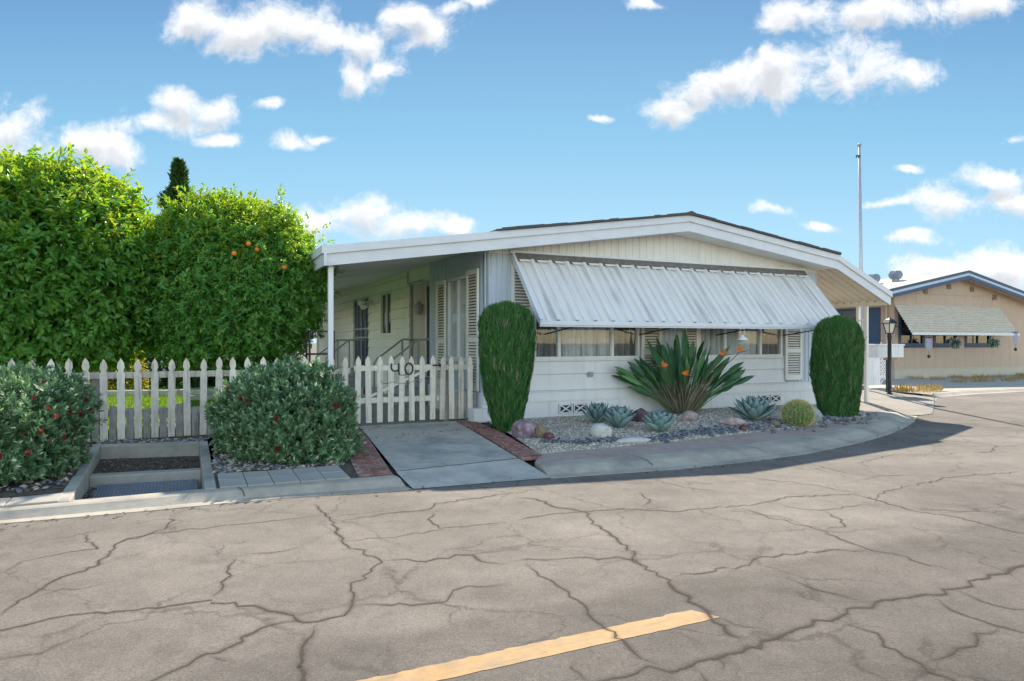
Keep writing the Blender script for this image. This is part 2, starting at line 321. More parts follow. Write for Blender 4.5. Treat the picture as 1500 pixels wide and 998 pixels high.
def asphalt():
    m = bpy.data.materials.new('asphalt'); m.use_nodes = True; nt = m.node_tree; N = nt.nodes.new; L = nt.links.new
    b = nt.nodes['Principled BSDF']; b.inputs['Roughness'].default_value = .9; b.inputs['Specular IOR Level'].default_value = .18
    tc = N('ShaderNodeTexCoord'); O = tc.outputs['Object']
    def noise(sc, det, ro=.6, vec=None):
        t = N('ShaderNodeTexNoise'); t.inputs['Scale'].default_value = sc; t.inputs['Detail'].default_value = det; t.inputs['Roughness'].default_value = ro
        L(vec or O, t.inputs['Vector']); return t.outputs[0]
    def rng_(x, a, b_, c, d):
        r = N('ShaderNodeMapRange'); L(x, r.inputs[0]); r.inputs[1].default_value = a; r.inputs[2].default_value = b_; r.inputs[3].default_value = c; r.inputs[4].default_value = d; return r.outputs[0]
    def mul(a, b_):
        n = N('ShaderNodeMath'); n.operation = 'MULTIPLY'; L(a, n.inputs[0]); L(b_, n.inputs[1]); return n.outputs[0]
    mp = N('ShaderNodeMapping'); mp.inputs['Rotation'].default_value = (0, 0, radians(-25)); mp.inputs['Scale'].default_value = (.35, 1.6, 1); L(O, mp.inputs[0])
    big = rng_(noise(.55, 7, .68), .32, .68, .70, 1.20)
    tracks = rng_(noise(1.0, 4, .55, mp.outputs[0]), .3, .7, .86, 1.10)
    med = rng_(noise(5, 7, .7), .3, .7, .86, 1.12)
    fine = rng_(noise(95, 3, .8), .3, .7, .62, 1.36)
    vo = N('ShaderNodeTexVoronoi'); vo.inputs['Scale'].default_value = 70; L(O, vo.inputs['Vector'])
    grain = rng_(vo.outputs['Color'], 0, 1, .86, 1.12)
    # shade painted into the asphalt colour along and before the painted line
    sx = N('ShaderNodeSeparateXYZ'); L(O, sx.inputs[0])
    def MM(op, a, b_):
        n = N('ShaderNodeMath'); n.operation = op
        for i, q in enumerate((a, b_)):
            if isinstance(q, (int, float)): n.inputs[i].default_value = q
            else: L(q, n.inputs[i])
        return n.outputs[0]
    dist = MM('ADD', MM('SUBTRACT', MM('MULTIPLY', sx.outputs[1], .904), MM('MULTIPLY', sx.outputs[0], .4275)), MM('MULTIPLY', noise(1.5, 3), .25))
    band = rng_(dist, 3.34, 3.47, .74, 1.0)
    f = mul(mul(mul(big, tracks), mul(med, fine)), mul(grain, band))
    st = rng_(noise(.8, 5, .6), .60, .76, 1.0, .58); f = mul(f, st)
    # fine branching cracks: bent cell edges, fading in and out
    wn = N('ShaderNodeTexNoise'); wn.inputs['Scale'].default_value = 1.6; wn.inputs['Detail'].default_value = 7; wn.inputs['Roughness'].default_value = .62; L(O, wn.inputs['Vector'])
    wv = N('ShaderNodeVectorMath'); wv.operation = 'MULTIPLY_ADD'; L(wn.outputs['Color'], wv.inputs[0]); wv.inputs[1].default_value = (.75, .75, 0); L(O, wv.inputs[2])
    for sc_c, width, lo, hi, amt in ((.95, .018, .38, .56, .62), (2.1, .015, .47, .62, .72)):
        ve = N('ShaderNodeTexVoronoi'); ve.feature = 'DISTANCE_TO_EDGE'; ve.inputs['Scale'].default_value = sc_c; L(wv.outputs[0], ve.inputs['Vector'])
        edge = rng_(ve.outputs['Distance'], 0, width, 1, 0); gate = rng_(noise(.7 * sc_c + .3, 4, .6), lo, hi, 0, 1)
        k = MM('MULTIPLY', edge, gate); f = mul(f, MM('SUBTRACT', 1, MM('MULTIPLY', k, 1 - amt)))
    v = N('ShaderNodeVectorMath'); v.operation = 'SCALE'; v.inputs[0].default_value = (.196, .171, .147); L(f, v.inputs['Scale']); L(v.outputs[0], b.inputs['Base Color'])
    bp = N('ShaderNodeBump'); bp.inputs['Strength'].default_value = .55; bp.inputs['Distance'].default_value = .006; L(noise(80, 4, .8), bp.inputs['Height']); L(bp.outputs[0], b.inputs['Normal'])
    return m
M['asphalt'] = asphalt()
def crackmat():
    m = bpy.data.materials.new('road_crack'); m.use_nodes = True; nt = m.node_tree; N = nt.nodes.new; L = nt.links.new
    b = nt.nodes['Principled BSDF']; b.inputs['Roughness'].default_value = .95; b.inputs['Base Color'].default_value = (.078, .064, .052, 1); b.inputs['Specular IOR Level'].default_value = .1
    out = nt.nodes['Material Output']
    uv = N('ShaderNodeUVMap'); sx = N('ShaderNodeSeparateXYZ'); L(uv.outputs[0], sx.inputs[0])
    tc = N('ShaderNodeTexCoord'); t = N('ShaderNodeTexNoise'); t.inputs['Scale'].default_value = 14; t.inputs['Detail'].default_value = 6; t.inputs['Roughness'].default_value = .7; L(tc.outputs['Object'], t.inputs['Vector'])
    def MM(op, a, b_, c=None):
        n = N('ShaderNodeMath'); n.operation = op
        for i, q in enumerate((a, b_, c)):
            if q is None: continue
            if isinstance(q, (int, float)): n.inputs[i].default_value = q
            else: L(q, n.inputs[i])
        return n.outputs[0]
    t2 = N('ShaderNodeTexNoise'); t2.inputs['Scale'].default_value = 26; t2.inputs['Detail'].default_value = 5; t2.inputs['Roughness'].default_value = .75; L(tc.outputs['Object'], t2.inputs['Vector'])
    t3 = N('ShaderNodeTexNoise'); t3.inputs['Scale'].default_value = 2.2; t3.inputs['Detail'].default_value = 3; L(tc.outputs['Object'], t3.inputs['Vector'])
    off = MM('MULTIPLY_ADD', t2.outputs[0], .9, -.45)
    d = MM('ABSOLUTE', MM('ADD', MM('SUBTRACT', sx.outputs[0], .5), MM('MULTIPLY', off, .35)), 0); d = MM('MULTIPLY', d, 2)
    core = N('ShaderNodeMapRange'); core.interpolation_type = 'SMOOTHSTEP'; L(d, core.inputs[0])
    wc = MM('MULTIPLY_ADD', t3.outputs[0], .75, -.10); L(MM('MULTIPLY', wc, .25), core.inputs[1]); L(MM('ADD', wc, .06), core.inputs[2]); core.inputs[3].default_value = .74; core.inputs[4].default_value = 0
    halo = MM('MULTIPLY', MM('POWER', MM('MAXIMUM', MM('SUBTRACT', 1, d), 0), 1.5), MM('MULTIPLY', t.outputs[0], .62))
    a = MM('MULTIPLY', MM('MAXIMUM', core.outputs[0], halo), sx.outputs[1])
    r = N('ShaderNodeMath'); r.operation = 'MINIMUM'; L(a, r.inputs[0]); r.inputs[1].default_value = .9
    tr = N('ShaderNodeBsdfTransparent'); mx = N('ShaderNodeMixShader'); L(r.outputs[0], mx.inputs[0]); L(tr.outputs[0], mx.inputs[1]); L(b.outputs[0], mx.inputs[2])
    L(mx.outputs[0], out.inputs[0]); return m
M['crack'] = crackmat()
def yellowmat():
    m = pmat('yellow_road_paint', (.40, .24, .095), .8, .2, 12, bump=.3, bscale=90, col2=(.26, .20, .14), c2scale=7, c2amt=.55, streak=((3, 26, 1), (.22, .175, .13), .8))
    return m
M['yellow'] = yellowmat()

# ------------------------------------------------------------------ ground plan
AX = (.904, .4275); BX = (-.4275, .904); HO = (-.45, 11.2)
def P(s, b, z): return (HO[0] + AX[0]*s + BX[0]*b, HO[1] + AX[1]*s + BX[1]*b, z)
def PS(x, y, z): return P(y, x, z)        # left side wall: x runs back, y runs into the house
E_L = [(-40, -11), (-14, .85), (-4.07, 5.39), (-3.1, 5.80), (-2.22, 6.25), (-.98, 6.64)]
E_R = [(.42, 7.2), (1.92, 7.72), (2.6, 8.05), (3.8, 8.75), (4.97, 9.70), (5.9, 10.6), (6.6, 11.4), (7.3, 12.3), (7.9, 13.2)]
B_L = [(-40, -10.7), (-14, 1.12), (-4.22, 5.60), (-3.33, 6.05), (-2.85, 6.32), (-2.28, 6.50), (-1.22, 6.99)]
B_R = [(.26, 7.74), (1.1, 8.05), (2.09, 8.45), (3.22, 9.15), (4.4, 10.0), (5.35, 10.9), (6.1, 11.7), (6.75, 12.5), (7.2, 13.4)]
E_N = [(8.35, 13.5), (9.4, 15.1), (10.8, 17.2), (11.5, 18.1), (14.7, 19.6), (26, 24.6), (60, 40)]
BACK = np.array(B_L + B_R + [(9, 16), (10.9, 18.0), (14.6, 20.0), (60, 41)], float)
def zg(x, y):
    p = np.array((x, y)); a = BACK[:-1]; d = BACK[1:] - a
    t = np.clip(((p - a) * d).sum(1) / (d * d).sum(1), 0, 1); q = a + d * t[:, None]
    i = np.argmin(np.linalg.norm(p - q, axis=1)); dist = np.linalg.norm(p - q[i])
    side = d[i][0] * (p - a[i])[1] - d[i][1] * (p - a[i])[0]
    if side < 0: return .07
    t = min(dist / 2.2, 1); return .07 + .08 * (t * t * (3 - 2 * t) * .5 + t * .5)
def patch(name, front, back, n, m, mat, zf=None, zo=0, kind='structure', parent=None):
    A = resample(front, n); B = resample(back, n); mb = MB(); zf = zf or (lambda x, y, t: zg(x, y))
    rows = []
    for j in range(m + 1):
        t = j / m; Q = A * (1 - t) + B * t
        rows.append([(q[0], q[1], zf(q[0], q[1], t) + zo) for q in Q])
    mb.grid(rows); o = mb.build(name, mat, parent, smooth=True)
    if kind: o['kind'] = kind
    return o
g = MB(); g.add([(-600, -600, -.4), (600, -600, -.4), (600, 900, -.4), (-600, 900, -.4)], [(0, 1, 2, 3)])
tag(g.build('ground', M['ground']), kind='structure')

# road with its cracks
def build_road():
    edge = [(x, y + .04) for x, y in E_L + E_R + E_N]
    mb = MB()
    for (a, b) in zip(edge[:-1], edge[1:]):
        mb.add([(a[0], -40, 0), (b[0], -40, 0), (b[0], b[1], 0), (a[0], a[1], 0)], [(0, 1, 2, 3)])
    Z1 = lambda x, y: G(x / 2, 660 + y / 2)
    Z2 = lambda x, y: G(750 + x / 2, 560 + y / 2)
    c1 = [(1, [(0,490),(70,430),(130,400),(200,370),(300,340),(305,310),(330,270),(430,250),(490,225),(515,190)]),
          (1, [(-200,560),(0,525),(150,495),(300,480),(450,465),(620,440),(700,448),(790,465),(850,490),(900,505),(950,495),(1020,460),(1025,410),(1060,380),(1110,325),(1050,290),(990,260),(965,200),(945,180),(920,155)]),
          (.9, [(620,435),(640,390),(655,365),(670,330),(690,310)]), (.7, [(640,310),(655,285),(660,270)]),
          (.6, [(0,360),(60,330),(200,305),(300,290),(240,265),(235,240)]), (.7, [(330,275),(420,250),(560,230),(720,215),(830,200),(940,190)]),
          (.8, [(990,205),(1100,190),(1250,178),(1280,158),(1400,140),(1500,125)]), (.7, [(1255,180),(1260,205),(1300,225),(1400,215),(1500,205)]),
          (.6, [(1000,265),(1080,258),(1200,245),(1330,230)]), (.9, [(1110,320),(1250,318),(1370,305),(1420,325),(1500,328)]),
          (.8, [(690,310),(800,298),(900,285)]), (.8, [(1030,460),(1150,455),(1300,445),(1340,415),(1430,405),(1500,395)]),
          (.6, [(1300,445),(1365,465),(1350,490),(1380,515)]), (1, [(940,505),(940,545),(890,600),(840,630),(880,676),(920,740)]),
          (.8, [(380,720),(450,676),(540,625),(610,600),(700,555),(760,530),(840,505),(900,505)]), (.6, [(610,600),(660,630)]),
          (.7, [(-60,640),(0,620),(80,605),(160,575),(210,550)]), (.6, [(1370,305),(1440,295),(1500,290)]), (.5, [(70,440),(160,410),(260,400),(330,380)])]
    c2 = [(1.1, [(0,335),(70,343),(130,368),(200,382),(230,405),(270,435),(320,460),(360,500),(375,530),(440,570),(470,610),(520,645),(550,668),(600,720),(660,755),(690,770)]),
          (.8, [(0,405),(100,390),(200,382),(350,370),(480,380),(600,370),(700,360),(800,340),(900,335),(1000,325),(1060,345),(1180,375),(1300,395),(1400,420),(1500,440),(1600,455)]),
          (.8, [(0,525),(100,520),(250,518),(360,520),(400,550)]), (.9, [(40,530),(70,570),(130,610),(200,650),(260,700),(320,730),(360,780),(415,835)]),
          (.8, [(460,570),(560,560),(640,545),(740,520),(850,505),(960,495),(1040,490)]),
          (.8, [(680,365),(760,400),(840,420),(920,440),(980,465),(1040,490),(1150,510),(1240,545),(1320,560)]), (.9, [(800,570),(860,600),(940,625),(1040,650)]),
          (1.2, [(200,900),(280,876),(350,855),(415,835),(490,835),(560,810),(690,770),(800,740),(900,715),(960,695),(1060,655),(1150,630),(1250,605),(1350,575),(1430,550),(1500,530),(1600,505)]),
          (1, [(960,695),(1020,730),(1090,760),(1140,800),(1200,825),(1250,850),(1300,876),(1400,940)]), (.8, [(1200,820),(1290,810),(1310,790),(1380,775),(1400,750),(1445,720)]),
          (.8, [(1230,625),(1290,660),(1350,690),(1440,720),(1500,730),(1600,745)]), (.7, [(1290,600),(1380,640),(1500,670),(1600,690)]),
          (.8, [(910,375),(940,395),(970,420),(920,435)]), (.7, [(1060,345),(1100,320),(1180,300),(1260,280),(1400,270),(1500,262)]),
          (.6, [(860,240),(1000,270),(1110,275),(1180,275)]), (.6, [(690,280),(800,290),(900,305),(1000,325)]), (.7, [(370,320),(400,345),(390,368)]),
          (.6, [(380,278),(430,290),(500,310),(620,320)]), (.6, [(770,355),(850,370),(920,372),(1060,360)]), (.6, [(1350,210),(1410,205),(1420,190),(1500,185)]),
          (.8, [(490,835),(530,860),(550,876),(600,930)]), (.6, [(600,690),(680,710),(750,735)]), (.7, [(190,810),(220,850),(260,876)]), (.7, [(1420,350),(1460,370),(1500,380)]),
          (.5, [(600,800),(640,830),(620,850)]), (.5, [(1000,240),(1100,215),(1250,210),(1350,205)]), (.6, [(1180,375),(1300,378),(1500,382)])]
    allc = [(w, [Z1(*p) for p in c]) for w, c in c1] + [(w, [Z2(*p) for p in c]) for w, c in c2]
    R = random.Random(3)
    for _ in range(26):                          # a few more beyond and beside what the photo shows
        x, y = R.uniform(-14, 18), R.uniform(-10, 2.2); a = R.choice((.44, 2.0, -.4)) + R.uniform(-.3, .3); c = [(x, y)]
        for _ in range(R.randint(3, 8)):
            a += R.uniform(-.5, .5); x += .6 * cos(a); y += .6 * sin(a); c.append((x, y))
        if max(q[1] for q in c) < 2.4: allc.append((R.uniform(.6, 1), c))
    uvs = {}
    for ci, (w, c) in enumerate(allc):
        L_ = sum(math.dist(a, b) for a, b in zip(c[:-1], c[1:])); n = max(6, int(L_ / .06)); Q = resample(c, n)
        jit = rng.normal(size=(n, 2)) * .014; k = np.convolve(rng.normal(size=n + 8), np.ones(7) / 7, 'same')[4:4 + n] * .05
        T = np.gradient(Q, axis=0); T = unit(T); Nn = np.stack([-T[:, 1], T[:, 0]], 1); Q = Q + jit + Nn * k[:, None]
        wd = (.026 + .011 * w) * (w ** .5) * np.clip(1 + .45 * np.convolve(rng.normal(size=n + 8), np.ones(5) / 5, 'same')[4:4 + n], .5, 1.8)
        mb.cur = 1; base = len(mb.v); z = .0025 + ci * .00002
        rows = [[(q[0] + o * nn[0] * ww, q[1] + o * nn[1] * ww, z) for o in (-1, 1)] for q, nn, ww in zip(Q, Nn, wd)]
        mb.grid(rows)
        for i in range(n):
            e = min(1, i / 3, (n - 1 - i) / 3) * min(1, .55 + .45 * w)
            uvs[base + 2*i] = (0, e); uvs[base + 2*i + 1] = (1, e)
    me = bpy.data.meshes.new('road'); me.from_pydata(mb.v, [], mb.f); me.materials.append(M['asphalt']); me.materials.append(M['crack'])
    me.polygons.foreach_set('material_index', mb.mi)
    ul = me.uv_layers.new(name='UVMap')
    for l in me.loops: ul.data[l.index].uv = uvs.get(l.vertex_index, (0, 0))
    o = bpy.data.objects.new('road', me); COL.objects.link(o); o['kind'] = 'structure'
    y = MB(); z = .0020
    a0 = G(1012, 894); a1 = G(1055, 905); d = np.array(AX); q0 = np.array(a0) ; q1 = np.array(a1); wv = q1 - q0
    n = 150; rows = []
    for i in range(n + 1):
        c = q0 - d * i * .04; j0, j1 = rng.normal(size=2) * .0035
        rows.append([(c[0] - j0, c[1] + j0, z), (c[0] + wv[0] * .5 , c[1] + wv[1] * .5, z), (c[0] + wv[0] + j1, c[1] + wv[1] + j1, z)])
    y.grid(rows); tag(y.build('road_marking', M['yellow']), kind='structure')
build_road()

def kerb(name, E, B, n, gut=.30):
    A = resample(E, n); C = resample(B, n); mb = MB(); rows = []
    for a, c in zip(A, C):
        r = []
        for t, z in ((0, -.05), (0, .006), (gut, .012), (gut + .10, .030), (gut + .30, .068), (gut + .42, .076), (1, .078), (1, -.05)):
            t = min(t, 1); q = a * (1 - t) + c * t; r.append((q[0], q[1], z))
        rows.append(r)
    mb.grid(rows); mb.add(rows[0], [tuple(range(8))]); mb.add(rows[-1], [tuple(range(8))])
    o = mb.build(name, M['kerb'], smooth=False); o['kind'] = 'structure'
kerb('kerb', E_L, B_L, 80, .34); kerb('kerb', E_R, B_R, 50, .22)
kerb('kerb', [(11.3, 17.8), (11.9, 18.3), (14.7, 19.6), (26, 24.6), (60, 40)], [(10.9, 18.0), (11.7, 18.7), (14.5, 20.0), (25.8, 25.0), (59.8, 40.4)], 30)

def joints():
    mb = MB()
    for E, B, us in ((E_L, B_L, (.80, .86, .915, .965)), (E_R, B_R, (.14, .33, .52, .71, .88))):
        A = resample(E, 400); C = resample(B, 400)
        for u in us:
            i = int(u * 399); a, c = A[i], C[i]; d = unit(c - a); n_ = np.array([-d[1], d[0]]) * .006; pr = [(.30, .03), (.48, .073), (.72, .0815), (1, .0795)]
            mb.grid([[(*(a + (c - a) * t - n_), z + .002) for t, z in pr], [(*(a + (c - a) * t + n_), z + .002) for t, z in pr]])
    tag(mb.build('kerb_joints', M['soil']), kind='structure')
joints()
FENCE = lambda x: 10.4 + .52 * (x + 2.35)
PBL, PBR, PFR, PFL = (-5.25, 8.55), (-4.0, 8.82), (-2.80, 6.34), (-3.86, 5.80)
patch('planting_strip', [(-40, -10.7), (-14, 1.12), (-4.22, 5.60), PFL], [(-44, FENCE(-44)), (-14, FENCE(-14)), (-5.42, FENCE(-5.42))], 60, 10, M['soil'])
patch('planting_strip', [PBL, PBR], [(-5.42, FENCE(-5.42)), (-4.15, FENCE(-4.15))], 6, 3, M['soil'])
patch('planting_strip', [PFR, (-2.28, 6.50), (-1.22, 6.99)], [(-4.15, FENCE(-4.15)), (-2.35, FENCE(-2.35))], 20, 12, M['soil'])
def walkz(x, y, t): return .006 + (.09 - .006) * t
patch('path', [(-1.22, 6.99 + .14), (.07, 7.93)], [(-2.35, 10.38), (-.94, 11.07)], 12, 12, M['concrete'], lambda x, y, t: .092 + .066 * min(1, t * 1.3))
patch('driveway_apron', [(-.97, 6.66), (.42, 7.21)], [(-1.22, 7.11), (.08, 7.91)], 12, 6, M['apron'], walkz)
bl = patch('gravel_bed', [(.33, 8.26), (1.13, 8.66), (2.31, 9.30), (3.58, 10.15), (5.09, 11.24), (6.55, 12.5), (7.0, 13.4)],
      [P(.0, -.01, 0)[:2], P(4, 0, 0)[:2], P(7.7, 0, 0)[:2], (6.95, 14.2)], 60, 14, M['gravel'])
patch('brick_border', B_R, [(.33, 8.26), (1.13, 8.66), (2.31, 9.30), (3.58, 10.15), (5.09, 11.24), (6.55, 12.5), (7.0, 13.45)], 60, 5, M['stain'])
fl_ = MB(); fl_.add([(-1.6, 6.40, -.03), (.9, 7.25, -.03), (.9, 8.4, -.03), (-1.6, 8.2, -.03)], [(0, 1, 2, 3)]); tag(fl_.build('gutter', M['kerb']), kind='structure')
fl_ = MB(); fl_.add([(6.9, 12.3, -.012), (8.6, 13.0, -.012), (12.4, 18.2, -.012), (10.2, 18.6, -.012), (6.9, 14.5, -.012)], [(0, 1, 2, 3, 4)]); tag(fl_.build('gutter', M['drive']), kind='structure')
# patio slab behind the gate, lawn, driveway, neighbour's gravel yard
pt = MB(P); pt.add([(-2.72, -.85, .15), (-.2, .0, .15), (.4, .0, .15), (.4, 16, .15), (-2.72, 16, .15)], [(0, 1, 2, 3, 4)]); tag(pt.build('patio', M['apron']), kind='structure')
lw = MB(); lw.add([(-60, FENCE(-60), .146), (-2.3, FENCE(-2.3), .146), P(-2.7, 4, .146), P(-2.7, 17, .146), (-30, 45, .146), (-80, 20, .146)], [(0, 1, 2, 3, 4, 5)]); tag(lw.build('lawn', M['lawn']), kind='structure')
dv = np.array(BX)
fr = [(7.2, 13.3), (7.9, 13.25), (8.4, 13.55), (9.4, 15.1), (10.9, 17.5)]
patch('driveway', fr, [tuple(np.array(q) + dv * 16) for q in [(6.95, 14.3), (7.4, 14.5), (8.3, 14.9), (9.2, 15.3), (10.5, 15.9)]], 14, 20, M['drive'], lambda x, y, t: .01 + .11 * min(1, t * 9))
NO = (14.1, 25.0)
def PN(s, b, z): return (NO[0] + AX[0]*s + BX[0]*b, NO[1] + AX[1]*s + BX[1]*b, z)
patch('gravel_yard', [(10.9, 17.6), (11.7, 18.7), (14.5, 20.0), (25.8, 25.0)], [PN(-4.6, 7, 0)[:2], PN(-.3, 0, 0)[:2], PN(4, 0, 0)[:2], PN(12, 0, 0)[:2]], 20, 12, M['gravel'], lambda x, y, t: .08)

# ------------------------------------------------------------------ the house
rt = lambda s: 3.76 - .1456 * (3.84 - s) if s < 3.84 else 3.76 - .132 * (s - 3.84)
RT_END = 2.535
HOUSE = empty('mobile_home', P(0, 0, .15), 'white and pale blue mobile home with long aluminium window awning behind the gravel bed', 'house')
def lap(mb, x0, x1, z0, z1, h=.28, zr=.60):
    k = math.floor((z0 - zr) / h + 1e-6); z = z0
    while z < z1 - 1e-4:
        zt = min(zr + (k + 1) * h, z1); k += 1
        mb.add([(x, y, q) for x in (x0, x1) for y, q in ((.013, z), (.010, z + .014), (-.032, z + .016), (-.008, zt), (.013, zt))],
               [(0, 1, 6, 5), (1, 2, 7, 6), (2, 3, 8, 7), (3, 4, 9, 8), (0, 1, 2, 3, 4), (5, 6, 7, 8, 9)])
        z = zt
    mb.box(x0, x1, .014, .08, z0, z1)
def ribs(mb, x0, x1, z0, ztop, sp=.105, dep=.014):
    zt = ztop if callable(ztop) else (lambda x: ztop)
    xs = [x0]; k = math.ceil(x0 / sp)
    prof = [(x0, 0)]
    while k * sp < x1:
        c = k * sp
        if c - .018 > x0 + .003 and c + .018 < x1 - .003: prof += [(c - .016, 0), (c - .008, dep), (c + .008, dep), (c + .016, 0)]
        k += 1
    prof.append((x1, 0))
    mb.grid([[(x, y, z0) for x, y in prof], [(x, y, zt(x)) for x, y in prof]])
    mb.slope(x0, x1, .02, .08, z0, zt(x0), z0, zt(x1)) if not callable(ztop) else None
def split(x0, x1, z0, z1, hx0, hx1, hz0, hz1):
    return [(x0, hx0, z0, z1), (hx1, x1, z0, z1), (hx0, hx1, z0, hz0), (hx0, hx1, hz1, z1)]
def window(parent, T, x0, x1, z0, z1, mull=(), curtain=True, frame=M['white'], glass=None, fw=.045, part='window', cfold=.15, darkroom=True, csplit=None):
    mb = MB(T); y0, y1 = -.025, .07
    mb.box(x0, x0 + fw, y0, y1, z0, z1); mb.box(x1 - fw, x1, y0, y1, z0, z1)
    mb.box(x0 + fw, x1 - fw, y0, y1, z0, z0 + fw); mb.box(x0 + fw, x1 - fw, y0, y1, z1 - fw, z1)
    mb.box(x0 - .03, x1 + .03, -.05, -.026, z0 - .035, z0 - .002)
    for q in mull: mb.box(q - .028, q + .028, y0 + .008, y1 - .01, z0 + fw, z1 - fw)
    w = mb.build(part, frame, parent, bevel=.004)
    gm = MB(T); gm.box(x0 + fw * .6, x1 - fw * .6, .022, .028, z0 + fw * .6, z1 - fw * .6); gm.build('pane', glass or M['glass'], w)
    if curtain:
        for (ca, cb_, cmat) in (csplit or [(x0, x1, 'curtain')]):
            cm = MB(T); n = int((cb_ - ca) / .01); rows = [[], []]
            for i in range(n + 1):
                x = ca + (cb_ - ca) * i / n; y = .095 + .046 * sin(x * 2 * pi / cfold + 1.6 * sin(x * 5)) + .014 * sin(x * 67)
                rows[0].append((x, y, z0 + .01)); rows[1].append((x, y, z1 - .01))
            cm.grid(rows); cm.build('curtain', M[cmat], w, smooth=True)
    rm = MB(T); e = .0; d = .24 if curtain else .5
    rm.add([(x0, .075, z0), (x1, .075, z0), (x1, .075, z1), (x0, .075, z1), (x0, d, z0), (x1, d, z0), (x1, d, z1), (x0, d, z1)], [(4, 5, 6, 7), (0, 1, 5, 4), (1, 2, 6, 5), (2, 3, 7, 6), (3, 0, 4, 7)])
    rm.build('reveal', M['interior'], w)
    return w
def shutter(parent, T, x0, x1, z0, z1, mid=.55, name='shutter'):
    mb = MB(T); f = .055; ya, yb = -.06, -.022
    mb.box(x0, x0 + f, ya, yb, z0, z1); mb.box(x1 - f, x1, ya, yb, z0, z1)
    zm = z0 + (z1 - z0) * mid
    for za, zb in ((z0, z0 + .10), (zm - .045, zm + .045), (z1 - .08, z1)): mb.box(x0 + f, x1 - f, ya, yb, za, zb)
    o = mb.build(name, M['shutter'], parent, bevel=.003)
    lv = MB(T)
    for za, zb in ((z0 + .10, zm - .045), (zm + .045, z1 - .08)):
        n = int((zb - za) / .05)
        for i in range(n):
            z = za + (zb - za) * i / n; h = (zb - za) / n
            lv.hexa([(x0+f, -.058, z + h*.1), (x1-f, -.058, z + h*.1), (x1-f, -.052, z + h*.1), (x0+f, -.052, z + h*.1), (x0+f, -.034, z + h*.72), (x1-f, -.034, z + h*.72), (x1-f, -.028, z + h*.72), (x0+f, -.028, z + h*.72)])
    lv.build('louvre', M['louvre'], o)
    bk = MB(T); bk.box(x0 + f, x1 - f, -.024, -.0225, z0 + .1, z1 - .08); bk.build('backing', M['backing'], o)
    return o
def S_of(u): k = (u - 750) / FPX; return (-HO[0] + HO[1] * k) / (AX[0] - AX[1] * k)

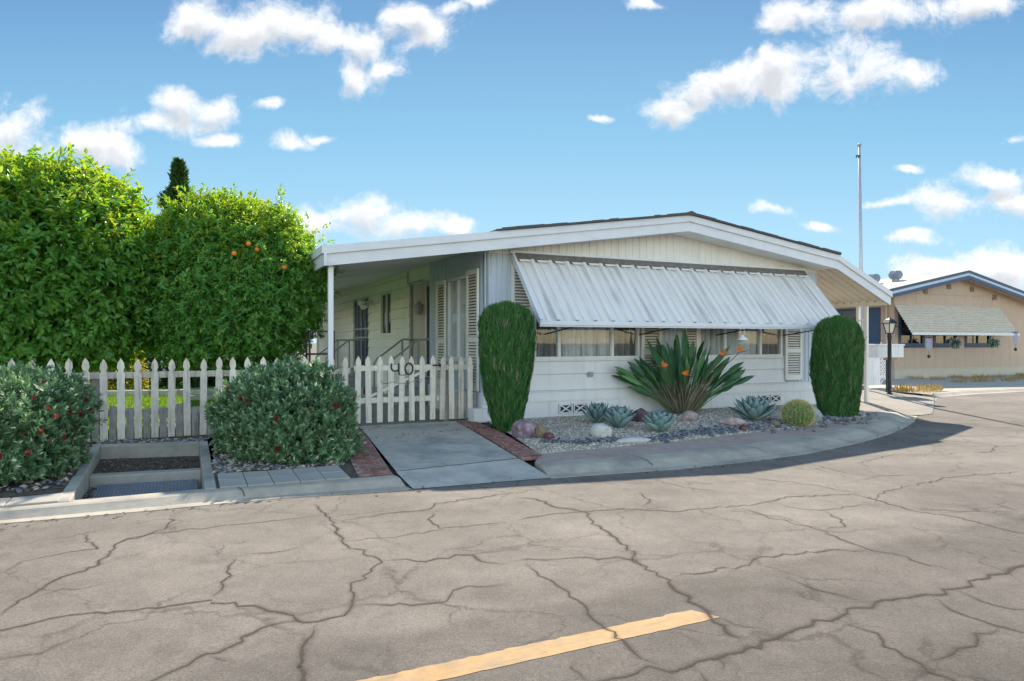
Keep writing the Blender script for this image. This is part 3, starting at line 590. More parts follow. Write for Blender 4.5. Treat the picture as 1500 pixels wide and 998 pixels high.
def build_house():
    H = HOUSE; T = P
    s_sh1 = (.47, .87); w1 = (.90, S_of(936)); sh2 = (S_of(938), S_of(967)); sh3 = (S_of(1000), S_of(1021)); w2 = (S_of(1023), S_of(1145)); sh4 = (S_of(1148), S_of(1172)); SW = 7.70
    ZS, ZF, ZK, ZA = 1.15, .60, .42, 2.92
    # front wall: lap boards under the windows
    mb = MB(T)
    for a, b in ((s_sh1[0], sh2[0] - .01), (sh3[0], sh4[0] - .01)): lap(mb, a, b, ZF, ZS - .037)
    for a, b in ((s_sh1[0], w1[0]), (sh3[0], w2[0]), (w2[1], sh4[0] - .01)): mb.box(a, b, .002, .08, ZS - .037, ZA)
    mb.build('lap_siding', M['white'], H)
    mb = MB(T)
    ribs(mb, 0, s_sh1[0], ZF, ZA); ribs(mb, sh2[0] - .01, sh3[0], ZF, ZA); ribs(mb, sh4[0] - .01, SW, ZF, ZA)
    mb.box(w1[0], w1[1], .002, .08, 2.45, ZA); mb.box(w2[0], w2[1], .002, .08, 2.45, ZA)
    mb.build('blue_wall_panel', M['blue'], H)
    mb = MB(T); ribs(mb, .0, 3.84, ZA + .002, lambda s: rt(s) - .24, .155, .012); ribs(mb, 3.84, SW, ZA + .002, lambda s: rt(s) - .24, .155, .012)
    mb.build('gable_panel', M['cream'], H)
    mb = MB(T); mb.box(.0, SW + .03, -.035, .08, ZK + .012, ZF - .012); mb.box(-.02, SW + .05, -.055, .08, ZF - .012, ZF + .008); mb.build('belt_board', M['white'], H, bevel=.004)
    mb = MB(T); x = .0
    vents = ((S_of(818), S_of(837)), (S_of(839), S_of(858)), (S_of(1110), S_of(1125)), (S_of(1127), S_of(1142)))
    while x < SW:
        mb.box(x + .003, min(x + 1.2, SW + .02) - .003, -.012, .05, .05, ZK - .004); x += 1.2
    mb.box(0, SW + .02, -.03, .05, ZK - .004, ZK + .012)
    mb.build('skirting', M['white'], H, bevel=.003)
    for a, b in vents:
        mb = MB(T); z0, z1 = .205, .365; mb.box(a, b, -.024, -.0135, z0, z1); v = mb.build('vent', M['dark'], H)
        mb = MB(T); f = .018
        mb.box(a, b, -.04, -.0245, z0, z0 + f); mb.box(a, b, -.04, -.0245, z1 - f, z1); mb.box(a, a + f, -.04, -.0245, z0 + f, z1 - f); mb.box(b - f, b, -.04, -.0245, z0 + f, z1 - f)
        for q in (0, 1):
            za, zb = (z0, z1) if q else (z1, z0); w = .012
            mb.hexa([(a, -.038 - q*.002, za - w), (b, -.038 - q*.002, zb - w), (b, -.027, zb - w), (a, -.027, za - w), (a, -.038 - q*.002, za + w), (b, -.038 - q*.002, zb + w), (b, -.027, zb + w), (a, -.027, za + w)])
        mb.build('vent_grille', M['white'], v)
    mb = MB(T); u = S_of(863); mb.box(u - .05, u + .05, -.06, -.024, .83, .92); mb.box(u - .03, u + .035, -.07, -.0605, .845, .905); mb.build('outlet_box', M['grey'], H, bevel=.005)
    mb = MB(T); mb.box(-.25, .12, -.14, .12, .13, .36); mb.build('corner_block', M['white'], H, bevel=.01)
    # windows and shutters
    window(H, T, w1[0], w1[1], ZS, 2.45, (S_of(819), S_of(897)), csplit=[(w1[0], S_of(819), 'drape'), (S_of(819), S_of(897), 'curtain'), (S_of(897), w1[1], 'drape')])
    window(H, T, w2[0], w2[1], ZS, 2.45, (S_of(1062), S_of(1114)), csplit=[(w2[0], S_of(1114), 'curtain'), (S_of(1114), w2[1], 'drape')])
    shutter(H, T, *s_sh1, 1.0, 2.75); shutter(H, T, sh2[0], sh2[1], .64, 2.5, .33); shutter(H, T, sh3[0], sh3[1], .64, 2.5, .33); shutter(H, T, sh4[0], sh4[1], .66, 2.5, .33)
    # awning
    a0, a1 = .50, 7.27; n = 20; pw = (a1 - a0) / n; zt, zb, o = 2.90, 1.76, 1.0
    prof = []
    for i in range(n):
        x = a0 + i * pw
        prof += [(x, 0), (x + pw * .10, -.004), (x + pw * .34, -.004), (x + pw * .36, .022), (x + pw * .43, .022), (x + pw * .45, -.004), (x + pw * .78, .0), (x + pw * .80, .06), (x + pw * .97, .06), (x + pw * .985, 0)]
    prof.append((a1, 0))
    nb, nz = -(zt - zb), -o; L_ = sqrt(nb*nb + nz*nz); nv = (-(zt - zb) / L_, o / L_)   # outward normal (b, z)
    def aw(x, t, h): return (x, -.03 - o * t + nv[0] * h, zt - (zt - zb) * t + nv[1] * h)
    mb = MB(T); rows = []
    for k in range(9): t = k / 8; rows.append([aw(x, t, h) for x, h in prof])
    mb.grid(rows); mb.grid([[aw(x, t, h - .012) for x, h in prof] for t in (0, 1)])
    A = mb.build('awning', M['awning'], H)
    mb = MB(T); mb.box(a0 - .03, a1 + .03, -1.075, -1.025, zb - .05, zb + .02); mb.box(a0 - .03, a1 + .03, -1.062, -1.03, zb - .075, zb - .05); mb.build('front_bar', M['trim'], A, bevel=.006)
    for x in (a0, a1):
        mb = MB(T); mb.hexa([aw(x - .03, 0, -.03), aw(x + .012, 0, -.03), aw(x + .012, 1, -.03), aw(x - .03, 1, -.03), aw(x - .03, 0, .06), aw(x + .012, 0, .06), aw(x + .012, 1, .06), aw(x - .03, 1, .06)]); mb.build('side_rail', M['trim'], A)
    mb = MB(T); mb.box(a0 - .06, a1 + .06, -.07, -.0, zt + .035, zt + .085); mb.build('header_rail', M['trim'], A, bevel=.006)
    mb = MB(T)
    for i in range(n):
        x = a0 + i * pw; h = .062
        poly = [(x + .01, zt + .045), (x + pw - .01, zt + .045), (x + pw * .80, zt - .075), (x + pw * .22, zt - .075)]
        mb.hexa([(poly[3][0], -.17, poly[3][1] - .02), (poly[2][0], -.17, poly[2][1] - .02), (poly[2][0], -.165, poly[2][1] - .03), (poly[3][0], -.165, poly[3][1] - .03), (poly[0][0], -.06, poly[0][1]), (poly[1][0], -.06, poly[1][1]), (poly[1][0], -.05, poly[1][1]), (poly[0][0], -.05, poly[0][1])])
    mb.build('scalloped_flashing', M['white'], A)
    mb = MB(T); mb.grid([[aw(a0 + .02, t, .068), aw(a1 - .02, t, .068)] for t in (.0, .085)] + [[aw(a0 + .02, .085, .0), aw(a1 - .02, .085, .0)]]); mb.build('shadow_grime_strip', pmat('shadow_and_grime', (.17, .155, .135), .8, .35, 9), A)  # dark strip added as the shadow behind the tongues, together with grime there
    for u in (S_of(800), S_of(938), S_of(1050), S_of(1148)):
        mb = MB(T); mb.tube([(u - .05, -.03, 1.58), (u + .12, -1.03, zb - .03)], .012, 6); mb.build('support_arm', M['iron'], A)
    # left side: front bay with window, entry recess, long ivory wall
    TS = PS; hx = (.736, 1.746, 1.13, 2.62)
    mb = MB(TS)
    for (x0, x1, z0, z1) in split(0, 2.88, ZF, 3.06, *hx):
        if z1 <= 1.2: lap(mb, x0, x1, z0, z1)
        elif z0 > 2: mb.box(x0, x1, 0, .08, z0, z1)
        else: ribs(mb, x0, x1, z0, z1, .16, .012)
    mb.box(2.80, 2.88, .08, .36, ZF, 3.06)
    mb.build('bay_wall', M['blue'], H)
    mb = MB(TS); mb.box(0, 2.88, -.03, .06, .13, ZF); mb.build('bay_skirting', M['white'], H)
    window(H, TS, *hx[:2], hx[2], hx[3], (1.24,), cfold=.2)
    shutter(H, TS, .18, .70, .62, 2.68, .42); shutter(H, TS, 1.80, 2.32, .62, 2.62, .42)
    mb = MB(P); mb.box(.0, .42, 4.26, 4.34, .13, 3.06); mb.build('recess_wall', M['siding'], H)
    mb = MB(TS); mb.box(2.88, 4.26, .36, .44, .13, 3.06); mb.box(2.88, 4.26, 0.002, .36, 2.72, 3.06); mb.build('recess_back', M['siding'], H)
    mb = MB(TS); mb.box(3.05, 3.95, .30, .355, .70, 2.66); d = mb.build('entry_door', M['door'], H)
    mb = MB(TS); mb.box(2.97, 3.05, .28, .358, .70, 2.72); mb.box(3.95, 4.03, .28, .358, .70, 2.72); mb.build('door_frame', M['white'], d)
    mb = MB(TS)
    hd = (8.08, 9.98, .68, 2.70); hw = (5.72, 6.73, 1.62, 2.68)
    for (x0, x1, z0, z1) in split(4.26, 7.4, .42, 3.06, *hw) + split(7.4, 16, .42, 3.06, *hd): lap(mb, x0, x1, z0, z1, .23)
    mb.build('side_wall', M['siding'], H)
    mb = MB(TS); mb.box(4.26, 16, 0.0, .08, .13, .42); mb.build('side_skirting', M['siding'], H)
    window(H, TS, hw[0], hw[1], hw[2], hw[3], (6.22,), curtain=False, frame=M['louvre'], glass=M['glassdark'])
    mb = MB(TS); mb.box(hd[0], hd[1], .03, .07, hd[2], hd[3]); d = mb.build('security_door', M['door'], H)
    mb = MB(TS); f = .05
    for x in (hd[0], hd[0] + .93): mb.box(x, x + f, .0, .0295, hd[2], hd[3])
    for x in (hd[0] + .46, hd[0] + 1.42): mb.box(x, x + .016, .008, .0295, hd[2], hd[3])
    for z in (hd[2], 1.55, 1.80, hd[3] - f): mb.box(hd[0] + f, hd[1] - f, .004, .0295, z, z + .045)
    mb.build('door_grille', pmat('door_grille_paint', (.30, .33, .36), .4, .1, 5), d)
    mb = MB(TS); mb.box(hd[0] + .1, hd[0] + .22, -.05, .003, 1.58, 1.78); mb.build('handle', M['steel'], d)
    mb = MB(P); mb.box(-.09, 7.72, 16, 16.1, .1, 3.05); mb.build('rear_wall', M['siding'], H)
    mb = MB(P); mb.box(7.62, 7.72, .08, 16, .1, 3.1); mb.build('right_wall', M['siding'], H)
    # wall lights, conduit
    q = np.array(PS(7.85, -.02, 2.48)); mb = MB(PS); mb.tube([(7.6, .0, 2.5), (7.6, -.12, 2.5)], .07, 10); mb.tube([(7.6, -.1, 2.5), (7.75, -.2, 2.52)], [.02, .02], 6); mb.tube([(7.6, -.1, 2.5), (7.5, -.2, 2.42)], [.02, .02], 6)
    f = mb.build('floodlight', M['white'], H, smooth=True)
    for dx, dz in ((.17, .03), (-.12, -.10)):
        mb = MB(PS); mb.tube([(7.6 + dx, -.2, 2.5 + dz), (7.6 + dx * 1.5, -.34, 2.47 + dz)], [.05, .085], 10); mb.build('lamp_head', M['white'], f, smooth=True)
    mb = MB(P); c = (.17, 4.12, 2.20); mb.lathe(c, [(.0, .14), (.03, .13), (.05, .10), (.10, .07), (.11, .05), (.095, .04), (.085, -.11), (.06, -.14), (0, -.15)], 12); mb.tube([(.17, 4.26, 2.3), (.17, 4.12, 2.34)], .015, 6); mb.build('wall_lantern', M['grey'], H, smooth=True)
    mb = MB(PS); mb.tube([(4.3, -.03, 3.0), (4.3, -.03, 2.74), (3.2, -.03, 2.74)], .014, 6); mb.build('conduit', M['grey'], H)
    # roof
    mb = MB(P)
    for a, b in ((-.02, 3.84), (3.84, 7.76)): mb.slope(a, b, -.56, 16.3, rt(a) + .002, rt(a) + .035, rt(b) + .002, rt(b) + .035)
    R = mb.build('roof', M['shingle'], H)
    mb = MB(P); mb.prism([(3.64, rt(3.64) + .036), (3.84, rt(3.84) + .036), (4.04, rt(4.04) + .036), (3.84, rt(3.84) + .075)], -.575, 16.3); mb.build('ridge_cap', M['shingle'], R)
    mb = MB(P); rr = random.Random(5); x = .05; lo_, hi_ = [], []      # shingle butts along the rake make the edge ragged
    while x < 7.7:
        w = rr.uniform(.12, .3); h = rr.uniform(.036, .052)
        for q in (x, min(x + w, 7.74)): lo_.append((q, rt(q) + .004)); hi_.append((q, rt(q) + h))
        x += w + .004
    mb.grid([[(q, -.585, z) for q, z in lo_], [(q, -.585, z) for q, z in hi_], [(q, -.555, z) for q, z in hi_]]); mb.build('shingle_edge', M['shingle'], R)
    mb = MB(P)
    for a, b in ((0, 3.84), (3.84, 7.72)): mb.slope(a, b, -.455, .0, rt(a) - .265, rt(a) - .245, rt(b) - .265, rt(b) - .245)
    mb.build('soffit', M['soffit'], R)
    lo = MB(P); up = MB(P)
    for a, b, za, zb_ in ((-2.65, 3.84, rt(-2.65), rt(3.84)), (3.84, 7.73, rt(3.84), rt(7.73)), (7.73, 9.39, rt(7.73), RT_END)):
        lo.slope(a, b, -.50, -.46, za - .285, za - .115, zb_ - .285, zb_ - .115)
        up.slope(a, b, -.54, -.46, za - .115, za - .0, zb_ - .115, zb_ - .0)
    lo.build('fascia', M['trim'], R); up.build('drip_edge', M['trim'], R)
    # patio cover on the left
    mb = MB(P); zl = rt(-2.65)
    mb.slope(-2.65, -.02, -.455, 16.2, zl - .03, zl, rt(-.02) - .03, rt(-.02)); C_ = mb.build('patio_cover', M['trim'], H)
    mb = MB(P); prof = []; y = -.45
    while y < 16.0: prof += [(y, 0), (y + .09, 0), (y + .10, .03), (y + .14, .03)]; y += .15
    mb.grid([[(-2.6, y, zl - .19 + h) for y, h in prof], [(.0, y, rt(0) - .17 + h) for y, h in prof]]); mb.build('ceiling_pan', M['soffit'], C_)
    mb = MB(P); mb.box(-2.69, -2.65, -.54, 16.2, zl - .285, zl - .0); mb.box(-2.72, -2.69, -.54, 16.2, zl - .115, zl); mb.build('gutter', M['trim'], C_)
    mb = MB(P); mb.box(-.03, -.004, 0, 16, 3.03, 3.06); mb.build('ledger_strip', M['dark'], C_)
    for y in (-.38, 3.4, 7.2, 11.0, 14.8):
        mb = MB(P); w = .036; mb.box(-2.6, -2.6 + 2*w, y, y + 2*w, .13, zl - .19); mb.box(-2.63, -2.6 + 2*w + .03, y - .02, y + 2*w + .02, zl - .22, zl - .185); mb.build('post', M['white'], C_, bevel=.006)
    # carport cover on the right
    mb = MB(P); z7 = rt(7.73)
    mb.slope(7.76, 9.39, -.455, 13, z7 - .03, z7 - .002, RT_END - .03, RT_END - .002); K = mb.build('carport_cover', M['trim'], H)
    mb = MB(P); prof = []; y = -.45
    while y < 12.9: prof += [(y, 0), (y + .10, .0), (y + .13, .035), (y + .17, .035)]; y += .20
    mb.grid([[(7.72, y, z7 - .15 + h) for y, h in prof], [(9.42, y, RT_END - .20 + h) for y, h in prof]]); mb.build('ceiling_pan', M['carport'], K)
    mb = MB(P); mb.box(9.30, 9.36, -.44, 12.9, RT_END - .28, RT_END - .205); mb.build('beam', M['carport'], K)
    for y in (.02, .22, 4.2, 8.4):
        mb = MB(P); w = .035
        mb.box(9.30, 9.30 + 2*w, y, y + 2*w, .03, RT_END - .28)
        if y == .22:
            for k in range(9): z = .25 + k * .21; mb.slope(9.30, 9.36, .092, .218, z, z + .02, z, z + .02)
        mb.build('post', M['cream'], K, bevel=.005)
    mb = MB(P); mb.box(7.72, 9.28, 8.0, 8.1, .05, 2.5); mb.build('storage_wall', M['cream'], K)
    mb = MB(P); mb.box(7.85, 9.2, 7.95, 7.995, 1.2, 2.35); mb.build('storage_window', M['glassdark'], K)
build_house()

# ------------------------------------------------------------------ steps with handrails under the patio cover
def steps(b0, b1, s1, label, nst=3):
    e = empty('entry_steps', P(s1, (b0 + b1) / 2, .15), label, 'steps', None)
    mb = MB(P)
    for k in range(nst):
        mb.box(s1 - .95 + k * .28, s1, b0, b1, .15 + k * .175, .15 + (k + 1) * .175)
    mb.build('tread', M['grey'], e, bevel=.008)
    for b in (b0 + .04, b1 - .04):
        mb = MB(P); r = .022
        mb.tube([(s1 - 1.12, b, .15), (s1 - 1.12, b, 1.0), (s1 - 1.06, b, 1.08), (s1 - .50, b, 1.50), (s1 - .02, b, 1.50)], r, 6)
        mb.tube([(s1 - .50, b, .5), (s1 - .50, b, 1.50)], r, 6); mb.build('handrail', M['grey'], e)
    return e
steps(8.2, 9.9, 0, 'grey metal steps with handrails at the barred double door under the patio cover')
steps(2.95, 4.2, .3, 'grey metal steps with handrails at the recessed entry beside the blue bay')

# ------------------------------------------------------------------ fences and gate
FD = unit(np.array([1, .52])); FN = np.array([FD[1], -FD[0]])       # along / towards the street
def FT(x0):
    y0 = FENCE(x0)
    def T(x, y, z): return (x0 + FD[0]*x - FN[0]*y, y0 + FD[1]*x - FN[1]*y, z)      # y>0 is towards the garden
    return T
def picket_poly(c, w, z0, z1):
    h = w / 2; return [(c - h, z0), (c + h, z0), (c + h, z1 - .20), (c + h * .62, z1 - .165), (c + h * 1.0, z1 - .125), (c + h * .80, z1 - .06), (c, z1), (c - h * .80, z1 - .06), (c - h * 1.0, z1 - .125), (c - h * .62, z1 - .165), (c - h, z1 - .20)]
def fence(x0, length, sp, z0, z1, label, mats, infill=True, gate=False, w=.088):
    T = FT(x0); root = empty('picket_gate' if gate else 'picket_fence', T(0, 0, z0 - .03), label, 'gate' if gate else 'fence')
    n = max(1, round(length / sp)); rr = random.Random(int(x0 * 100))
    for i in range(n + (1 if gate else 0)):
        c = i * sp; j = rr.uniform(-.014, .014); k = rr.uniform(-.006, .006)
        mb = MB(lambda x, y, z: T(x + k * (z - z0) * 2.4, y, z)); mb.prism(picket_poly(c, w, z0, z1 + j), -.02, 0); mb.build('picket', mats[rr.randrange(len(mats))], root)
        if infill and i < n:
            hh = .42 + rr.uniform(-.03, .03)
            mb = MB(T); mb.box(c + sp * .5 - .043, c + sp * .5 + .043, .016, .033, z0 - .01, z0 + hh); mb.build('infill_board', M['board'], root)
    L_ = n * sp
    for z in ((z0 + .30, z0 + .80)):
        mb = MB(T); mb.box(-.05 if gate else -sp/2, L_ + (.05 if gate else -sp/2), .001 if not infill else .035, .036 if not infill else .07, z, z + .085); mb.build('rail', mats[0], root, bevel=.004)
    if infill:
        for i in range(0, n, 12):
            mb = MB(T); mb.box(i * sp + .05, i * sp + .14, .072, .16, z0 - .05, z1 - .18); mb.build('post', M['board'], root)
    return root, T, n
gx = -2.37
GATE, GT, gn = fence(gx, 7 * .174, .174, .20, 1.23, 'white picket gate with iron numbers 40 and diagonal brace at end of concrete path', [M['picket']], infill=False, gate=True)
mb = MB(GT); mb.hexa([(.10, .002, .585), (.20, .002, .585), (.20, .034, .585), (.10, .034, .585), (1.08, .002, 1.0), (1.18, .002, 1.0), (1.18, .034, 1.0), (1.08, .034, 1.0)]); mb.build('brace', M['picket'], GATE)
mb = MB(GT); y = -.032
mb.tube([(.53, y, 1.115), (.525, y, 1.05), (.54, y, 1.01), (.57, y, .992), (.61, y, .995), (.645, y, 1.01)], .0125, 6); mb.tube([(.645, y, 1.115), (.648, y, 1.0), (.655, y, .93)], .0125, 6); mb.build('number_four', M['iron'], GATE)
mb = MB(GT); mb.tube([(.815 + .062 * cos(a), y, 1.025 + .088 * sin(a)) for a in np.linspace(0, 2 * pi, 25)], .0125, 6, False); mb.build('number_zero', M['iron'], GATE)
mb = MB(GT); mb.tube([(.655, y, .94), (.70, y - .004, .925), (.76, y, .93), (.80, y, .94)], .005, 5); mb.tube([(.37, y, .86), (.38, y, .80), (.48, y, .80), (.55, y, .825), (.62, y, .80), (.80, y, .79), (.9, y, .83), (1.0, y, .80), (1.03, y, .86)], .003, 4); mb.build('wire', M['iron'], GATE)
mb = MB(GT); mb.box(1.22, 1.36, -.035, -.021, 1.06, 1.085); mb.tube([(1.33, -.05, 1.04), (1.33, -.05, 1.10)], .012, 6); mb.build('latch', M['iron'], GATE)
fence(gx + (7 * .174 + .17) * FD[0], .58, .165, .19, 1.225, 'short weathered white picket fence between gate latch and house corner', [M['picket'], M['picketold']])
nl = 42
fence(gx - nl * .196 * FD[0], nl * .196, .196, .165, 1.235, 'long weathered picket fence with short infill boards in front of the citrus trees', [M['picketold'], M['picket'], M['picketold']])

# ------------------------------------------------------------------ drain pit, grate, pavers, brick edging
def build_pit():
    c = np.array
    bl_, br, frr, fl = c(PBL), c(PBR), c(PFR), c(PFL)
    def Q(a, b): p = (bl_ * (1 - a) + br * a) * b + (fl * (1 - a) + frr * a) * (1 - b); return p
    e = empty('drain_pit', (*Q(.5, .5), -.2), 'sunken concrete drain pit with timber edges and soil shelf between the two red flowering shrubs', 'drain pit')
    wa = .055; d1 = .10; zt = .10; ZB, ZS_, ZD = -.24, .0, -.075
    def bar(a0, a1, b0, b1, z0, z1, top=None):
        mb = MB(); pts = [Q(a0, b0), Q(a1, b0), Q(a1, b1), Q(a0, b1)]
        zz = [zg(*p) + .012 for p in pts] if top is None else [top] * 4
        mb.hexa([(*p, z0) for p in pts] + [(*p, z) for p, z in zip(pts, zz)]); return mb
    bar(-.03, wa, 0, 1, ZB, 0).build('side_wall', M['concrete'], e, bevel=.01); bar(1 - wa, 1.03, 0, 1, ZB, 0).build('side_wall', M['concrete'], e, bevel=.01)
    bar(wa, 1 - wa, .93, 1, ZB, 0).build('back_wall', M['concrete'], e, bevel=.01); bar(wa, 1 - wa, 0, .055, ZB, 0, .055).build('front_wall', M['concrete'], e, bevel=.01)
    bar(wa, 1 - wa, .50, .56, ZB, 0, .02).build('cross_beam', M['concrete'], e, bevel=.012)
    bar(wa, 1 - wa, .56, .93, ZB, 0, ZS_).build('soil_shelf', M['soil'], e)
    bar(wa, 1 - wa, .055, .50, ZB - .15, 0, ZD - .20).build('pit_floor', M['soil'], e)
    # grate: bars both ways
    gt = empty('drain_grate', (*Q(.5, .27), ZD), 'galvanised steel mesh grate lying in the front of the drain pit', 'grate')
    mb = MB(); a0, a1, b0, b1 = .11, .90, .08, .49
    for i in range(30):
        a = a0 + (a1 - a0) * i / 29; p, q = Q(a, b0), Q(a, b1); w = .0045
        mb.hexa([(p[0]-w, p[1], ZD-.012), (p[0]+w, p[1], ZD-.012), (q[0]+w, q[1], ZD-.012), (q[0]-w, q[1], ZD-.012), (p[0]-w, p[1], ZD), (p[0]+w, p[1], ZD), (q[0]+w, q[1], ZD), (q[0]-w, q[1], ZD)])
    mb.build('bearing_bars', M['steel'], gt)
    mb = MB()
    for i in range(15):
        b = b0 + (b1 - b0) * i / 14; p, q = Q(a0, b), Q(a1, b); w = .005
        mb.hexa([(p[0], p[1]-w, ZD-.006), (q[0], q[1]-w, ZD-.006), (q[0], q[1]+w, ZD-.006), (p[0], p[1]+w, ZD-.006), (p[0], p[1]-w, ZD+.003), (q[0], q[1]-w, ZD+.003), (q[0], q[1]+w, ZD+.003), (p[0], p[1]+w, ZD+.003)])
    mb.build('cross_bars', M['steel'], gt)
build_pit()
def paver(corners, label, group):
    c = np.mean(corners, 0); mb = MB(); z = zg(*c)
    pts = [tuple(c + (np.array(p) - c) * .975) for p in corners]
    mb.hexa([(*p, z - .04) for p in pts] + [(*p, zg(*p) + .022 + random.uniform(-.003, .003)) for p in pts])
    o = mb.build('paver', M['paver'], None, bevel=.006, loc=(c[0], c[1], z)); tag(o, label, 'paver', group)
fr_ = resample([(-2.74, 6.36), (-2.28, 6.52), (-1.62, 6.81)], 6); up_ = (np.array(PBR) - np.array(PFR)); up_ /= np.linalg.norm(up_)
colw = ['nearest the drain pit', 'second along from the drain pit', 'in the middle of its row', 'second from the red bricks', 'touching the red bricks']
for i in range(5):
    for r in range(2):
        a, b = fr_[i] + up_ * .31 * r, fr_[i+1] + up_ * .31 * r
        paver([a, b, b + up_ * .31, a + up_ * .31], ('square grey paver in the row along the kerb, ' if r == 0 else 'square grey paver in the back row under the shrub, ') + colw[i], 'square concrete pavers beside the drain pit')
fr2 = resample([(-4.9, 5.28), (-4.22, 5.62), (-3.88, 5.80)], 4)
for i in range(3):
    a, b = fr2[i], fr2[i+1]
    paver([a, b, b + up_ * .3, a + up_ * .3], ['grey edging paver at the left border below the left shrub', 'grey edging paver in the middle below the left shrub', 'grey edging paver touching the left wall of the drain pit'][i], 'edging pavers left of the drain pit')

def brick_strip(in0, in1, out0, out1, label, z0=0):
    """strip of paving bricks from front (in0/out0) to back (in1/out1)"""
    A0, A1, B0, B1 = map(np.array, (in0, in1, out0, out1)); L_ = np.linalg.norm(A1 - A0); wd = np.linalg.norm(B0 - A0)
    c = (A0 + A1 + B0 + B1) / 4; root = empty('brick_edging', (*c, zg(*c)), label, 'brick edging')
    def Q(a, b): return (A0*(1-b) + A1*b) * (1-a) + (B0*(1-b) + B1*b) * a
    mb = MB(); rows = [[(*Q(a, b), zg(*Q(a, b)) + .008) for a in (0, .5, 1)] for b in np.linspace(0, 1, 12)]; mb.grid(rows); mb.build('mortar', M['mortar'], root)
    mb = MB(); rowsn = int(L_ / .105); rr = random.Random(2)
    for j in range(rowsn):
        b0, b1 = (j + .06) / rowsn, (j + .94) / rowsn; off = .5 if j % 2 else 0
        bw = .21 / wd; x = -off * bw
        while x < 1:
            a0, a1 = max(0, x + .05 * bw), min(1, x + .95 * bw)
            if a1 - a0 > .2 * bw:
                dz = rr.uniform(-.004, .004); pts = [Q(a0, b0), Q(a1, b0), Q(a1, b1), Q(a0, b1)]
                mb.hexa([(*p, zg(*p) - .02) for p in pts] + [(*p, zg(*p) + .018 + dz) for p in pts])
            x += bw
    mb.build('bricks', M['brick'], root, bevel=.004)
brick_strip((-1.235, 7.03), (-2.36, 10.34), (-1.56, 6.90), (-2.68, 10.15), 'red brick strip between grey pavers and concrete path, beside the right flowering shrub')
brick_strip((.11, 7.92), (-.92, 11.02), (.38, 8.04), (-.56, 10.90), 'faded red brick strip between concrete path and gravel bed, below the left clipped column shrub')

# ------------------------------------------------------------------ foliage builders
LM = {}
LM['citrus'] = leafmat('citrus_leaf', (.075, .215, .05), (.14, .33, .07), (.27, .43, .11), .42, .30, (2.8, 2.1, .35))
LM['citrus2'] = leafmat('dark_citrus_leaf', (.07, .205, .06), (.13, .31, .08), (.26, .41, .12), .42, .30, (3.2, 2.4, .35))
LM['flush'] = leafmat('new_citrus_leaf', (.15, .30, .045), (.25, .37, .05), (.38, .42, .06), .48, .4, (2.0, 1.7, .4))
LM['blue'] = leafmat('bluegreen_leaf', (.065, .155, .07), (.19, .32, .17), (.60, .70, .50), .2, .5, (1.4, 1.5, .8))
LM['cyp'] = leafmat('conifer_spray', (.03, .10, .028), (.06, .19, .045), (.13, .30, .06), .2, .55, (1.4, 1.4, .5))
LM['strel'] = leafmat('paddle_leaf', (.03, .10, .05), (.065, .175, .08), (.16, .32, .13), .2, .35, (1.5, 1.6, .5))
LM['dry'] = leafmat('dry_leaf', (.13, .14, .08), (.36, .33, .24), None, .2, .7, (1, .9, .6))
LM['hedge'] = leafmat('hedge_leaf', (.02, .06, .018), (.045, .10, .025), (.09, .16, .03), .3, .5)
LM['yellowbush'] = leafmat('yellow_leaf', (.20, .22, .03), (.36, .36, .04), (.5, .45, .06), .4, .5, (1.4, 1.2, .5))
LM['grass'] = leafmat('grass_blade', (.08, .17, .02), (.17, .29, .035), (.26, .36, .05), .4, .6, (1.6, 1.5, .5))
M['red'] = pmat('red_petal', (.24, .009, .013), .6, .35, 30)
M['orange'] = pmat('orange_peel', (.75, .22, .02), .45, .15, 20)
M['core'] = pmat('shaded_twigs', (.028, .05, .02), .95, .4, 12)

def lump(D, seed, amp):
    r = np.random.default_rng(seed); o = np.zeros(len(D))
    for k in range(34):
        c = unit(r.normal(size=3)); o += amp * r.uniform(-1, .8) * np.exp(-(1 - D @ c) / r.uniform(.01, .08))
    return 1 + np.clip(o, -2 * amp, 2 * amp)
def crown_points(n, c, rx, ry, zlo, zhi, seed, amp=.10, depth=.10, flat=.55):
    """points near the surface of a lumpy dome: round top, flatter underside"""
    D = rdir(n); zc = zlo + (zhi - zlo) * .45
    e = np.where(D[:, 2] > 0, 1, flat)
    r = lump(D, seed, amp) * (1 - np.minimum(rng.exponential(depth, n), .75))
    # superellipse for fuller shoulders
    h = np.sqrt(D[:, 0]**2 + D[:, 1]**2); z = D[:, 2]; p = 2.2
    k = 1 / (np.abs(h)**p + np.abs(z)**p)**(1/p); r = r * k
    V = np.stack([D[:, 0]*r*rx, D[:, 1]*r*ry, D[:, 2]*r*np.where(D[:, 2] > 0, zhi - zc, zc - zlo)], 1)
    nc = max(20, n // 9); ci = rng.integers(0, nc, n); mixk = rng.random(n) < .62
    J = np.clip(rng.normal(size=(n, 3)), -2.2, 2.2) * np.array([.13, .13, .10])
    V = np.where(mixk[:, None], V[ci] * rng.uniform(.96, 1.03, (n, 1)) + J, V)
    D = np.where(mixk[:, None], D[ci], D)
    top = (D[:, 2] > .35) & (rng.random(n) < .07); V[top, 2] += rng.uniform(.05, .22, top.sum())
    out = unit(np.stack([D[:, 0]/rx, D[:, 1]/ry, D[:, 2]/(zhi - zlo)*2], 1))
    return V + np.array([c[0], c[1], zc]), out
